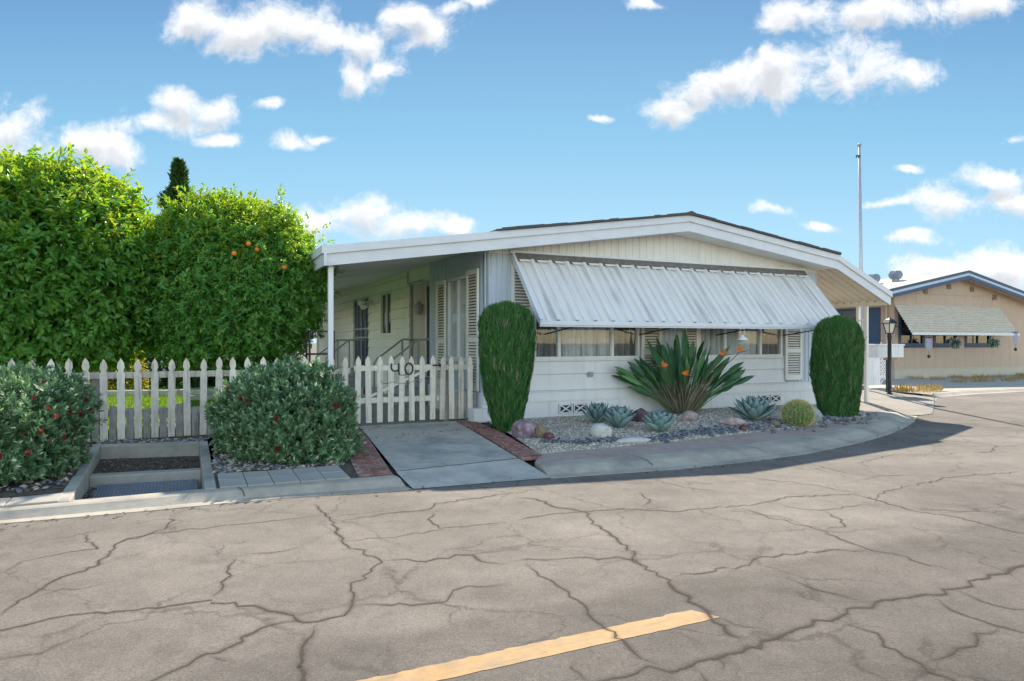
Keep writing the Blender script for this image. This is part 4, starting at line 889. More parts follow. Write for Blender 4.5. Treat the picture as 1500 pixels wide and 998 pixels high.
def citrus(c, rx, ry, zlo, zhi, label, seed, leafm, n_tw, ll, lw, oranges, flush_amt, trunk_r=.09):
    z0 = .15; root = empty('citrus_tree', (c[0], c[1], z0), label, 'tree')
    mb = MB(); rr = random.Random(seed)
    mb.tube([(c[0], c[1], z0 - .05), (c[0] + .03, c[1], z0 + .5), (c[0] - .02, c[1] + .03, z0 + .95)], [trunk_r * 1.25, trunk_r, trunk_r * .9], 9)
    for k in range(7):
        a = k * 2 * pi / 7 + rr.uniform(-.3, .3); q = rr.uniform(.45, .75)
        st = (c[0] - .02, c[1] + .03, z0 + rr.uniform(.7, .95))
        mb.tube([st, (c[0] + cos(a)*rx*q*.45, c[1] + sin(a)*ry*q*.45, zlo + (zhi - zlo)*.22), (c[0] + cos(a)*rx*q, c[1] + sin(a)*ry*q, zlo + (zhi - zlo)*rr.uniform(.4, .75))], [trunk_r*.6, trunk_r*.42, .012], 6)
    mb.build('trunk', M['bark'], root, smooth=True)
    Pt, out = crown_points(n_tw, c, rx, ry, zlo, zhi, seed)
    per = 11; Pn = np.repeat(Pt, per, 0); On = np.repeat(out, per, 0)
    tw = unit(out + rng.normal(size=out.shape) * .5 + np.array([0, 0, .25])); Tn = np.repeat(tw, per, 0)
    k = np.tile(np.linspace(0, 1, per), len(Pt))[:, None]
    pos = Pn + Tn * (k - .6) * ll * 1.7 + rng.normal(size=Pn.shape) * ll * .12
    Dl = unit(Tn * (.35 + .6 * k) + rdir(len(pos)) * .85 + np.array([0, 0, -.12])); U = unit(On * .7 + np.array([0, 0, .7]) + rdir(len(pos)) * .45)
    Ln = ll * rng.uniform(.65, 1.15, len(pos)); V, F = leaf_arrays(pos, Dl, U, Ln, Ln * lw, .18, .16)
    # flushes of pale new growth sit on the upper twigs
    zt = (Pt[:, 2] - zlo) / (zhi - zlo); isnew = rng.random(len(Pt)) < np.clip((zt - .52) * 2.0, 0, .8) * flush_amt
    mi = np.repeat(np.repeat(isnew, per), 2).astype(int)
    r1 = np.clip(np.repeat(np.repeat(rng.random(len(Pt)) * .5, per) + rng.random(len(pos)) * .55, 2), 0, 1)
    np_obj('crown', V, F, [leafm, LM['flush']], root, r1, mi)
    for (u, v) in oranges:
        dx = (u - 750) / FPX; dz = (HZ - v) / FPX
        # find where the sight line meets the crown's front
        best = None
        for t in np.linspace(c[1] - ry * 1.05, c[1], 80):
            q = np.array([dx * t, t, EYE + dz * t]); zc = zlo + (zhi - zlo) * .45
            e = (abs(q[0]-c[0])/rx)**2.4 + (abs(q[1]-c[1])/ry)**2.4 + (abs(q[2]-zc)/((zhi - zc) if q[2] > zc else (zc - zlo)))**2.4
            if e < 1.0: best = q; break
        if best is None: continue
        mb = MB(); mb.lathe(tuple(best + np.array([0, -.05, 0])), [(.036 * sin(a), -.036 * cos(a)) for a in np.linspace(0.02, pi - .02, 9)], 12); mb.build('orange_fruit', M['orange'], root, smooth=True)
    return root
citrus((-7.05, 9.95), 1.84, 1.75, .98, 4.02, 'larger citrus tree with broad glossy leaves and no fruit, at left border', 11, LM['citrus'], 11500, .108, .46, [], .85)
citrus((-4.45, 10.75), 1.40, 1.28, 1.06, 3.68, 'rounded orange tree bearing a few oranges beside the patio cover', 23, LM['citrus2'], 12000, .080, .42, [(215, 378), (379, 366), (345, 372), (418, 392), (366, 358)], 1.0, .08)

def bottlebrush(c, rx, ry, h, label, seed, flowers, ntip=3400):
    z0 = zg(*c); root = empty('flowering_shrub', (c[0], c[1], z0), label, 'shrub', 'blue-green shrubs with red flowers')
    D = rdir(ntip * 2); D = D[D[:, 2] > -.72][:ntip]
    r = lump(D, seed, .15) * (1 - np.minimum(rng.exponential(.07, len(D)), .4))
    hh = np.sqrt(D[:, 0]**2 + D[:, 1]**2); p = 2.6; kk = 1 / (hh**p + np.abs(D[:, 2])**p)**(1/p); r = r * kk
    zc = h * .42
    Pt = np.stack([c[0] + D[:, 0]*r*rx, c[1] + D[:, 1]*r*ry, z0 + np.maximum(zc + D[:, 2]*r*np.where(D[:, 2] > 0, h - zc, zc * 1.5), .03 + .1 * rng.random(len(D)))], 1)
    tw = unit(D * .8 + np.array([0, 0, .55]) + rng.normal(size=D.shape) * .28)
    sh_ = rng.random(len(Pt)) < .10; Pt[sh_] += tw[sh_] * rng.uniform(.03, .13, (sh_.sum(), 1))
    nc = len(Pt) // 14; ci = rng.integers(0, nc, len(Pt)); mk = rng.random(len(Pt)) < .5; Pt = np.where(mk[:, None], Pt[ci] + np.clip(rng.normal(size=Pt.shape), -2, 2) * .055, Pt); Pt[:, 2] = np.maximum(Pt[:, 2], z0 + .03); tw = np.where(mk[:, None], unit(tw[ci] + rng.normal(size=tw.shape) * .35), tw)
    per = 15; k = np.tile(np.linspace(0, 1, per), len(Pt))[:, None]; Tn = np.repeat(tw, per, 0); Pn = np.repeat(Pt, per, 0)
    ax = unit(np.cross(Tn, rdir(len(Pn)))); pos = Pn - Tn * (1 - k) * .085
    Dl = unit(ax * (1.0 - .45 * k) + Tn * (.35 + .8 * k)); Ln = .062 * (1.15 - .45 * k[:, 0]) * rng.uniform(.8, 1.2, len(pos))
    V, F = leaf_arrays(pos, Dl, Tn, Ln, Ln * .30, .1, .05)
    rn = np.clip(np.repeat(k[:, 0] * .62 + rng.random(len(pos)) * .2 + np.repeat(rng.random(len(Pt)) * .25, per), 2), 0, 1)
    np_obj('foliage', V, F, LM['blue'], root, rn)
    mb = MB(); rr = random.Random(seed)
    for _ in range(46):
        a = rr.uniform(0, 2*pi); q = rr.uniform(.3, .85); mb.tube([(c[0] + cos(a)*.1, c[1] + sin(a)*.1, z0 - .02), (c[0] + cos(a)*rx*q*.6, c[1] + sin(a)*ry*q*.6, z0 + h*.3), (c[0] + cos(a)*rx*q, c[1] + sin(a)*ry*q, z0 + h*rr.uniform(.35, .8))], [.012, .009, .004], 5)
    mb.build('stems', M['bark'], root)
    for (u, v, s) in flowers:
        dx = (u - 750) / FPX; dz = (HZ - v) / FPX; best = None
        for t in np.linspace(c[1] - ry * 1.1, c[1] + .3, 120):
            q = np.array([dx*t, t, EYE + dz*t]); w = (q[2] - z0 - zc)
            e = (abs(q[0]-c[0])/rx)**2.6 + (abs(q[1]-c[1])/ry)**2.6 + (abs(w)/((h - zc) if w > 0 else zc * 1.35))**2.6
            if e < 1.02: best = q; break
        if best is None: continue
        b = best + np.array([0, -.02, 0]); n = 90; ax_ = unit(np.array([rng.normal() * .3, -.3, .8])); t = rng.random(n)[:, None]
        pd = unit(np.cross(np.repeat(ax_[None], n, 0), rdir(n))); V, F = leaf_arrays(b + ax_ * (t - .5) * .055 * s, unit(pd + ax_ * .2), np.repeat(ax_[None], n, 0), .024 * s, .006 * s, 0, 0)
        np_obj('flower', V, F, M['red'], root)
    return root
bottlebrush((-5.06, 6.78), .72, .92, 1.0, 'low blue-green shrub with dark red flowers at left border, left of drain pit', 31, [(64, 560, 1), (129, 586, 1.1), (134, 601, 1), (73, 597, .9), (52, 583, .8), (84, 610, 1), (105, 604, .9), (62, 633, 1), (40, 635, .8), (43, 663, 1.1), (2, 668, .9), (120, 607, 1), (96, 640, .8), (75, 648, .7), (20, 600, .8), (110, 625, .8)])
bottlebrush((-2.62, 7.97), .78, .74, 1.0, 'low blue-green shrub with bright red flowers beside red bricks and grey pavers', 47, [(333, 555, 1.2), (334, 568, .8), (352, 583, 1), (363, 587, 1), (405, 615, 1.1), (407, 657, 1), (424, 667, 1.2), (491, 594, 1.1), (496, 596, .9), (521, 578, 1), (519, 587, 1), (513, 648, .9), (518, 655, .9), (510, 640, .8), (402, 548, .7), (312, 642, .8), (455, 600, .7), (470, 640, .8)], 3600)

def column_shrub(c, prof, label, seed, n=42000):
    z0 = zg(*c); root = empty('column_shrub', (c[0], c[1], z0), label, 'shrub', 'clipped column shrubs flanking the front window')
    zs = np.array([p[0] for p in prof]); rs = np.array([p[1] for p in prof])
    t = rng.random(n * 2); zz = t * zs[-1]; R = np.interp(zz, zs, rs); keep = rng.random(n * 2) < (R / rs.max()) + .05; zz, R = zz[keep][:n], R[keep][:n]; m = len(zz)
    a = rng.uniform(0, 2 * pi, m); wob = 1 + .03 * np.sin(3 * a + zz * 5 + seed) + .02 * np.sin(9 * a + zz * 3)
    dep = rng.exponential(.022, m); fl_ = .010 * np.sin(a * 7 + zz * 2.3 + seed) * np.sin(a * 3 - zz * 5.1) + .012 * np.sin(a * 13.0 - zz * 9 + 2 * np.sin(zz * 6)); rr = R * wob - dep + .01 + fl_
    # fill the top
    Pt = np.stack([c[0] + cos_(a) * rr, c[1] + sin_(a) * rr, z0 + zz], 1)
    top = rng.random(m) < .12; q = np.sqrt(rng.random(m)); ztop = zs[-1] - .06 * q**2
    Pt[top] = np.stack([c[0] + cos_(a[top]) * rs[-1] * q[top], c[1] + sin_(a[top]) * rs[-1] * q[top], z0 + ztop[top]], 1)
    out = np.stack([cos_(a), sin_(a), np.zeros(m)], 1)
    Dl = unit(out * .25 + np.array([0, 0, 1.0]) + rng.normal(size=(m, 3)) * .2); Ln = rng.uniform(.05, .12, m); wisp = rng.random(m) < .03; Ln[wisp] *= 1.5; rr[wisp] += .012; Pt[wisp, 0] += out[wisp, 0] * .015; Pt[wisp, 1] += out[wisp, 1] * .015
    V, F = leaf_arrays(Pt - Dl * Ln[:, None] * .5, Dl, out + rng.normal(size=(m, 3)) * .7, Ln, Ln * .07 + .003, .1, -.02)
    clump = np.clip(.5 + .5 * np.sin(a * 15 - zz * 8 + 2 * np.sin(zz * 6 + seed)) * np.sin(a * 5 + zz * 6 + seed) + .25 * np.sin(a * 31 + zz * 14), 0, 1)
    rn = np.repeat(np.clip(clump * .45 + rng.random(m) * .6, 0, 1), 2)
    brown = (rng.random(m) < .05) | ((np.sin(a * 4.3 + zz * 3.1 + seed * 2) * np.sin(zz * 7 - a * 2) > .86) & (rng.random(m) < .45))
    np_obj('foliage', V, F, [LM['cyp'], LM['dry']], root, rn, np.repeat(brown.astype(int), 2))
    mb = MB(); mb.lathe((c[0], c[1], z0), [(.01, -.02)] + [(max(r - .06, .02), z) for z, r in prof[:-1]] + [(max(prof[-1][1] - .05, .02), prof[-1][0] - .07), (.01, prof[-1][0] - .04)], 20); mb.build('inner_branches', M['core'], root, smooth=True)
cos_, sin_ = np.cos, np.sin
column_shrub((-.08, 10.02), [(0, .17), (.2, .23), (.5, .30), (.9, .365), (1.2, .395), (1.5, .395), (1.65, .37), (1.76, .31), (1.83, .20), (1.86, .08)], 'clipped dark green column shrub narrow at base, beside the gate and house corner', 1)
column_shrub((6.02, 12.55), [(0, .30), (.2, .34), (.6, .40), (1.0, .43), (1.35, .42), (1.55, .385), (1.68, .32), (1.77, .22), (1.81, .08)], 'clipped dark green column shrub with broad base under right end of awning', 2)

# ------------------------------------------------------------------ bed: bird of paradise, agaves, cactus, rocks, gravel
def strelitzia(c, label):
    z0 = zg(*c); root = empty('bird_of_paradise', (c[0], c[1], z0), label, 'plant'); R = random.Random(4)
    mb = MB(); st = MB(); dry = []
    rn = []
    nL = 130
    for k in range(nL):
        az = R.uniform(0, 2*pi); lean = R.uniform(.02, .66)
        if k % 3 == 0: az = R.choice((0, pi)) + R.uniform(-.6, .6); lean = R.uniform(.45, 1.0)
        d = np.array([cos(az) * sin(lean), sin(az) * sin(lean) * .55, cos(lean)]); d /= np.linalg.norm(d)
        Lp = R.uniform(.45, .98) * (1.06 - .12 * lean); bl_ = R.uniform(.36, .58); w = R.uniform(.07, .12)
        b = np.array([c[0] + cos(az) * .14 * R.random() + d[0] * .12, c[1] + sin(az) * .10 * R.random(), z0])
        if b[1] + d[1] * (Lp + bl_) > c[1] + .42: d[1] = -abs(d[1]); 
        m_ = b + d * Lp * .5 + np.array([0, 0, .03]); e = b + d * Lp
        st.tube([tuple(b), tuple(m_), tuple(e)], [.011, .008, .006], 5)
        d2 = unit(d + np.array([cos(az) * .12, 0, -.04])); side = unit(np.cross(d2, np.array([-d2[1] + R.uniform(-1.6, 1.6), -1.0, R.uniform(-.5, .7)]))); nn = np.cross(side, d2)
        rows = []
        for t, ww in ((0, .06), (.15, .55), (.4, 1), (.65, .92), (.85, .55), (1, .03)):
            p = e + d2 * bl_ * t - np.array([0, 0, .06]) * t * t * lean
            rows.append([tuple(p - side * w * ww * .5 + nn * w * ww * .22), tuple(p), tuple(p + side * w * ww * .5 + nn * w * ww * .22)])
        o = len(mb.f); mb.grid(rows); q = R.random(); rn += [q] * (len(mb.f) - o)
    V = np.array(mb.v); np_obj('leaves', V, np.array(mb.f), LM['strel'], root, rn, smooth=False)
    st.build('stalks', pmat('green_stalk', (.11, .19, .09), .5, .3, 12), root)
    n = 340; a = rng.uniform(0, 2*pi, n); ln = rng.uniform(.25, .75, n); sp = rng.uniform(.15, .75, n)
    Dl = unit(np.stack([cos_(a) * sp, sin_(a) * sp * .6 - .1, np.ones(n) * .9], 1)); base = np.stack([c[0] + cos_(a) * .16, c[1] + sin_(a) * .12, np.full(n, z0)], 1)
    V, F = leaf_arrays(base, Dl, rdir(n), ln, rng.uniform(.012, .026, n), .1, .12); np_obj('dry_stalks', V, F, LM['dry'], root, np.repeat(rng.random(n), 2))
    for (u, v) in ((971, 537), (1006, 549), (1061, 520), (1085, 515)):
        Y = c[1] - .42; q = np.array([(u - 750) / FPX * Y, Y, EYE + (HZ - v) / FPX * Y]); sgn = 1 if u > 1000 else -1
        mb = MB(); mb.tube([(c[0] + (q[0] - c[0]) * .2, c[1] - .1, z0), tuple(q * .5 + np.array([c[0], c[1], z0 + .15]) * .5), tuple(q + np.array([-sgn * .03, 0, -.03]))], [.011, .009, .007], 5)
        f = mb.build('flower_stalk', M['strelstalk'], root)
        mb = MB(); mb.tube([tuple(q + np.array([-sgn*.05, 0, -.02])), tuple(q + np.array([sgn*.04, -.01, .0])), tuple(q + np.array([sgn*.17, -.02, .02]))], [.009, .013, .002], 6); mb.build('beak', M['strelstalk'], f)
        n = 7; Dp = np.array([[sgn * (.25 - .28 * k), -.25 + .1 * (k % 2), .8 - .08 * k] for k in range(n)]); Pp = np.repeat(q[None], n, 0)
        V, F = leaf_arrays(Pp, unit(Dp), np.repeat(np.array([[0, -1., 0]]), n, 0) + rng.normal(size=(n, 3)) * .3, .10, .024, .2, .03); np_obj('petals', V, F, M['orangepetal'], f)
M['strelstalk'] = pmat('flower_stalk', (.16, .13, .06), .5, .3, 15)
M['orangepetal'] = pmat('orange_petal', (.72, .17, .02), .5, .15, 20)
strelitzia((3.08, 12.25), 'bird of paradise clump with long dark leaves and four orange flowers before the window')

M['agave'] = pmat('agave_leaf', (.17, .27, .26), .5, .14, 8, col2=(.29, .40, .38), c2scale=6, c2amt=.5)
M['agavetip'] = pmat('agave_spine', (.10, .06, .04), .5, .2, 20)
def agave(c, r, h, label, nleaf=46, narrow=1.0, seed=1):
    z0 = zg(*c); R = random.Random(seed); root = empty('agave', (c[0], c[1], z0), label, 'agave', 'blue-grey agaves in the gravel bed')
    mb = MB(); tips = MB()
    for k in range(nleaf):
        f = k / (nleaf - 1); az = k * 2.39996 + R.uniform(-.1, .1); tilt = radians(5 + 66 * (f ** .85)) * R.uniform(.94, 1.06)
        L_ = (r * (.62 + .42 * f)) * R.uniform(.93, 1.05) if f > .1 else r * .6; L_ = min(L_, 1.4 * r); w = r * (.40 + .20 * f) * narrow
        d = np.array([cos(az) * sin(tilt), sin(az) * sin(tilt), cos(tilt) * h / r * .95]); L2 = L_ * np.linalg.norm(d); d /= np.linalg.norm(d)
        side = np.array([-sin(az), cos(az), 0]); nn = np.cross(d, side); nn = -nn if nn[2] < 0 else nn
        b = np.array([c[0] + cos(az) * .03, c[1] + sin(az) * .03, z0 + .02 + (1 - f) * h * .16])
        rows = []
        for t, ww in ((0, .5), (.25, .78), (.5, 1), (.7, .93), (.86, .58), (.96, .18)):
            p = b + d * L2 * t + nn * L2 * (.26 * (t ** 2) - .10 * t); th = .16 * w * (1 - t * .8)
            rows.append([tuple(p - side*w*ww*.5 + nn*w*ww*.16), tuple(p + nn * .0), tuple(p + side*w*ww*.5 + nn*w*ww*.16), tuple(p - nn * th)])
        mb.grid(rows, True); mb.add(rows[-1], [(0, 1, 2, 3)])
        p = b + d * L2 * .95 + nn * L2 * .14; tips.tube([tuple(p), tuple(p + d * L2 * .09 + nn * L2 * .01)], [.006, .001], 4)
    mb.build('leaves', M['agave'], root, smooth=True); tips.build('spines', M['agavetip'], root)
agave((1.36, 10.85), .31, .40, 'spiky pointed blue-grey agave standing highest of the left pair near the skirting vents', 36, .6, 1)
agave((1.64, 10.35), .31, .40, 'rounded broad-leaved agave overlapping a spikier one, behind the white rock', 32, 1, 2)
agave((2.19, 10.05), .32, .37, 'broad-leaved blue-grey agave directly left of and below the bird of paradise', 34, 1, 3)
agave((4.10, 11.45), .42, .50, 'largest blue-grey agave, right of the bird of paradise and before a skirting vent', 44, .75, 4)
def barrel(c, r, label):
    z0 = zg(*c); root = empty('barrel_cactus', (c[0], c[1], z0), label, 'cactus'); n = 24
    mb = MB(); rows = []
    def pt(ph, a):
        rr = r * max(sin(ph), 0)**.8 * (1 + .08 * cos(a * n)); return (c[0] + rr * cos(a), c[1] + rr * sin(a), z0 + r * .82 - r * .95 * cos(ph))
    for i in range(17):
        ph = .25 + (pi - .27) * i / 16; rows.append([pt(ph, 2*pi*k/(n*6)) for k in range(n * 6)])
    mb.grid(rows, True); mb.add(rows[-1], [tuple(range(n * 6))]); mb.build('body', pmat('cactus_skin', (.10, .17, .05), .6, .2, 20), root, smooth=True)
    Ps, Ds = [], []
    for k in range(n):
        a = 2*pi*k/n
        for i in range(17):
            ph = .55 + (pi - .62) * i / 16; p = np.array(pt(ph, a)); o = unit(p - np.array([c[0], c[1], z0 + r * .8]))
            for j in range(5): Ps.append(p); Ds.append(unit(o * .9 + rdir(1)[0] * .9))
    V, F = leaf_arrays(np.array(Ps), np.array(Ds), rdir(len(Ps)), .045, .0045, 0, .1); np_obj('spines', V, F, pmat('cactus_spine', (.62, .52, .22), .5, .2, 20), root)
barrel((4.66, 11.05), .225, 'round golden barrel cactus with yellow spines in front of a grey boulder')

def rock(c, sz, mat, label, seed, dz=0):
    z0 = zg(*c) + dz; r = np.random.default_rng(seed); bm = bmesh.new(); bmesh.ops.create_icosphere(bm, subdivisions=4, radius=1)
    cs = [unit(r.normal(size=3)) for _ in range(13)]; hs = r.uniform(.72, .98, 13)
    for v in bm.verts:
        p = np.array(v.co); 
        for cc, hh in zip(cs, hs):
            q = p @ cc
            if q > hh: p = p - cc * (q - hh) * .85
        w = 1 + .05 * sin(p[0]*7 + seed) * sin(p[1]*6 + 2*p[2]) + .03 * sin(13*p[0] + 11*p[2]) + r.normal() * .006
        v.co = (p[0]*w*sz[0], p[1]*w*sz[1], p[2]*w*sz[2])
    me = bpy.data.meshes.new('rock'); bm.to_mesh(me); bm.free(); me.materials.append(mat)
    me.polygons.foreach_set('use_smooth', [True] * len(me.polygons))
    o = bpy.data.objects.new('rock', me); COL.objects.link(o); o.location = (c[0], c[1], z0 + sz[2] * .55); o.rotation_euler = (0, 0, r.uniform(0, 6)) if abs(sz[0] - sz[1]) < .06 else (0, 0, .35)
    return tag(o, label, 'rock', 'decorative rocks in the gravel bed')
rk = lambda n, a, b, s=9: pmat(n, a, .85, .3, s, bump=.5, bscale=40, col2=b, c2scale=s * 1.1, c2amt=.9)
M['r_purple'] = rk('purple_rock', (.20, .14, .17), (.38, .30, .34)); M['r_white'] = rk('white_rock', (.58, .58, .54), (.40, .40, .37)); M['r_dark'] = rk('dark_purple_rock', (.09, .05, .06), (.22, .14, .15))
M['r_pink'] = rk('pink_rock', (.38, .28, .26), (.50, .42, .38)); M['r_grey'] = rk('grey_rock', (.30, .31, .29), (.40, .40, .37)); M['r_red'] = rk('red_rock', (.13, .045, .045), (.22, .12, .10)); M['r_tan'] = rk('tan_rock', (.27, .20, .13), (.14, .09, .06)); M['slate'] = rk('slate_chip', (.10, .12, .15), (.2, .22, .25), 20)
rock((.16, 9.38), (.17, .16, .165), M['r_purple'], 'purple-grey boulder at foot of the left column shrub beside the brick strip', 1)
rock((.40, 9.38), (.09, .09, .12), M['r_tan'], 'small tan and brown rock just right of the purple-grey boulder', 2)
rock((.50, 9.22), (.08, .07, .07), M['r_red'], 'small dark red rock right of the tan rock near the column shrub', 3)
rock((1.25, 9.52), (.155, .13, .13), M['r_white'], 'round white rock in front of the left pair of agaves', 4)
rock((1.63, 9.12), (.26, .12, .045), M['r_white'], 'long flat white rock lying at front of the gravel bed', 5)
rock((2.08, 11.1), (.17, .15, .14), M['r_dark'], 'dark purple rock between the agaves near the house wall', 6)
rock((2.93, 11.2), (.15, .13, .11), M['r_pink'], 'pale pink rock at foot of the bird of paradise', 7)
rock((3.52, 10.85), (.22, .15, .09), M['r_pink'], 'low pinkish brown rock left of the largest agave', 8)
rock((3.55, 10.32), (.09, .07, .06), M['r_red'], 'small rust red rock among the dark slate chips', 9)
rock((5.02, 11.5), (.22, .18, .19), M['r_grey'], 'rounded grey boulder behind the golden barrel cactus', 10)
rock((4.25, 10.95), (.10, .08, .06), M['r_tan'], 'small brown stone between largest agave and barrel cactus', 11)

def pebbles(name, pts, size, mats, label, cat, flat=.6, kind='stuff'):
    n = len(pts); oct_ = np.array([[1,0,0],[0,1,0],[-1,0,0],[0,-1,0],[0,0,1],[0,0,-1]], float); f = np.array([[0,1,4],[1,2,4],[2,3,4],[3,0,4],[1,0,5],[2,1,5],[3,2,5],[0,3,5]])
    s = size * rng.uniform(.55, 1.35, (n, 1)); v = oct_[None] * rng.uniform(.7, 1.3, (n, 6, 1)); v[:, :, 2] *= flat
    a = rng.uniform(0, 2*pi, n); ca, sa = np.cos(a)[:, None], np.sin(a)[:, None]; x, y = v[:, :, 0]*ca - v[:, :, 1]*sa, v[:, :, 0]*sa + v[:, :, 1]*ca
    tl = rng.normal(size=(n, 2)) * .35; z = v[:, :, 2] + x * tl[:, :1] + y * tl[:, 1:]
    V = np.stack([x, y, z], 2) * s[:, :, None] + np.array(pts)[:, None, :]; F = (f[None] + (np.arange(n) * 6)[:, None, None]).reshape(-1, 3)
    o = np_obj(name, V.reshape(-1, 3), F, mats, None, np.repeat(rng.random(n), 8), np.repeat(rng.integers(0, len(mats), n), 8)); return tag(o, label, cat, None, kind)
gf = resample([(.33, 8.28), (1.13, 8.68), (2.31, 9.32), (3.58, 10.17), (5.09, 11.26), (6.5, 12.5), (6.95, 13.4)], 80); gb = resample([P(.0, -.04, 0)[:2], P(4, -.04, 0)[:2], P(7.7, -.04, 0)[:2], (6.9, 14.0)], 80)
def bedpt(a, t):
    i = a * 79; k = np.minimum(i.astype(int), 78); w = (i - k)[:, None]; A = gf[k]*(1-w) + gf[k+1]*w; B = gb[k]*(1-w) + gb[k+1]*w; return A*(1-t)[:, None] + B*t[:, None]
n = 17000; q = bedpt(rng.random(n), rng.random(n)**1.25)
M['p1'] = pmat('pale_pebble', (.58, .53, .45), .8, .25, 50); M['p2'] = pmat('tan_pebble', (.46, .39, .30), .8, .3, 50); M['p3'] = pmat('grey_pebble', (.30, .29, .27), .8, .3, 50); M['p4'] = pmat('white_pebble', (.70, .66, .58), .8, .2, 50)
pebbles('gravel', [(x, y, zg(x, y) + .004) for x, y in q], .016, [M['p1'], M['p2'], M['p3'], M['p4']], 'pale mixed gravel covering the planting bed before the house', 'gravel')
# river of slate chips
path_ = resample([(.45, 9.05), (1.0, 9.02), (1.4, 9.25), (1.9, 9.2), (2.6, 9.9), (3.4, 10.4), (4.2, 10.85), (5.0, 11.6), (5.7, 12.0), (6.2, 12.6)], 200)
n = 800; k = rng.integers(0, 200, n); wv = np.interp(path_[k][:, 0], [.4, 2, 3.4, 4.5, 6.2], [.05, .07, .16, .22, .3]); q = path_[k] + rng.normal(size=(n, 2)) * wv[:, None]
pebbles('slate_chips', [(x, y, zg(x, y) + .018) for x, y in q], .042, [M['slate'], M['slate'], M['p3']], 'dark blue-grey slate chips winding through the pale gravel', 'slate chips', .3)
# river stones and mulch below the shrubs on the left
pts = []
for _ in range(2600):
    a, b = random.random(), random.random()**1.2; A = resample([PFR, (-2.28, 6.50), (-1.6, 6.85)], 20); f0 = np.array((-3.06, 6.96)) * (1-a) + np.array((-1.85, 7.46)) * a; b1 = np.array((-4.1, 9.4)) * (1-a) + np.array((-2.75, 10.1)) * a; p = f0*(1-b) + b1*b
    if np.dot(p - np.array(PFR), FD) > -5: pts.append((p[0], p[1], zg(*p) + .012))
for _ in range(500):
    a, b = random.random(), random.random(); p = np.array(PBL)*(1-a) + np.array(PBR)*a + np.array((-.05, .22)) * b; pts.append((p[0], p[1], zg(*p) + .012))
for _ in range(900):
    a, b = random.random(), random.random(); p = np.array((-4.15, 6.25))*(1-b) + np.array((-5.3, 8.6))*b + np.array((-1.5, -.5)) * a; pts.append((p[0], p[1], zg(*p) + .012))
pebbles('river_stones', pts, .034, [M['p3'], M['slate'], M['p2'], M['soil']], 'grey river stones and mulch under the red flowering shrubs', 'stones', .45)
pts = [(*(np.array(PBL)*(1-a)*b + np.array(PBR)*a*b + (np.array(PFL)*(1-a) + np.array(PFR)*a)*(1-b)), z) for a, b, z in [(random.uniform(.08, .92), random.uniform(.57, .92), .004) for _ in range(260)] + [(random.uniform(.07, .12), random.uniform(.08, .45), -.075) for _ in range(90)]]
pebbles('leaf_litter', pts, .020, [M['soil'], M['soil'], M['r_tan']], 'brown leaf litter lying on the soil shelf of the drain pit', 'leaf litter', .3)

n = 420; q = bedpt(rng.random(n), rng.random(n)); ex = [((rng.uniform(-2.2, -.3)), 0) for _ in range(0)]
lv = [(x, y, zg(x, y) + .02) for x, y in q]
for _ in range(120):
    t = random.random(); A_ = np.array((-.97, 6.66)) * (1-t) + np.array((-2.3, 10.2)) * t; B_ = np.array((.42, 7.21)) * (1-t) + np.array((-.95, 11.0)) * t; k = random.random()**2; k = k if random.random() < .5 else 1 - k; p = A_ * (1-k) + B_ * k; lv.append((p[0], p[1], .012 + .15 * min(1, t * 1.25)))
for _ in range(160):
    i = random.randrange(1, len(E_L + E_R) - 1); E_ = (E_L + E_R); a_ = np.array(E_[i]); b_ = np.array(E_[i+1 if i + 1 < len(E_) else i]); p = a_ + (b_ - a_) * random.random(); lv.append((p[0] + random.gauss(0, .05), p[1] - abs(random.gauss(.04, .08)), .006))
lv = np.array(lv); m = len(lv); V, F = leaf_arrays(lv, unit(rdir(m) * np.array([1, 1, .15])), unit(np.array([0, 0, 1.]) + rdir(m) * .35), rng.uniform(.03, .065, m), .02, .25, .1)
tag(np_obj('fallen_leaves', V, F, LM['dry'], None, np.repeat(rng.random(m), 2)), 'scattered brown fallen leaves on gravel bed, path and gutter', 'leaves', None, 'stuff')
# hanging lantern under the awning
hl = np.array(P(S_of(1037) - .12, -1.04, 1.66)); e = empty('hanging_lantern', tuple(hl), 'small white bell lantern hanging from front bar of the long awning', 'lantern')
hx_, hy_, hz_ = hl
mb = MB(); mb.tube([(hx_, hy_, hz_ + .09), (hx_, hy_, hz_ + .03)], .004, 5); mb.tube([(hx_ + .045*cos(a), hy_, hz_ - .04 + .075*sin(a)) for a in np.linspace(-.6, pi + .6, 15)], .005, 5); mb.build('hook', M['white'], e)
mb = MB(); mb.lathe((hx_, hy_, hz_ - .20), [(.0, .12), (.022, .115), (.032, .085), (.075, .055), (.105, .03), (.10, .02), (.05, .018), (.042, -.03), (.0, -.035)], 18); mb.build('shade', M['white'], e, smooth=True)

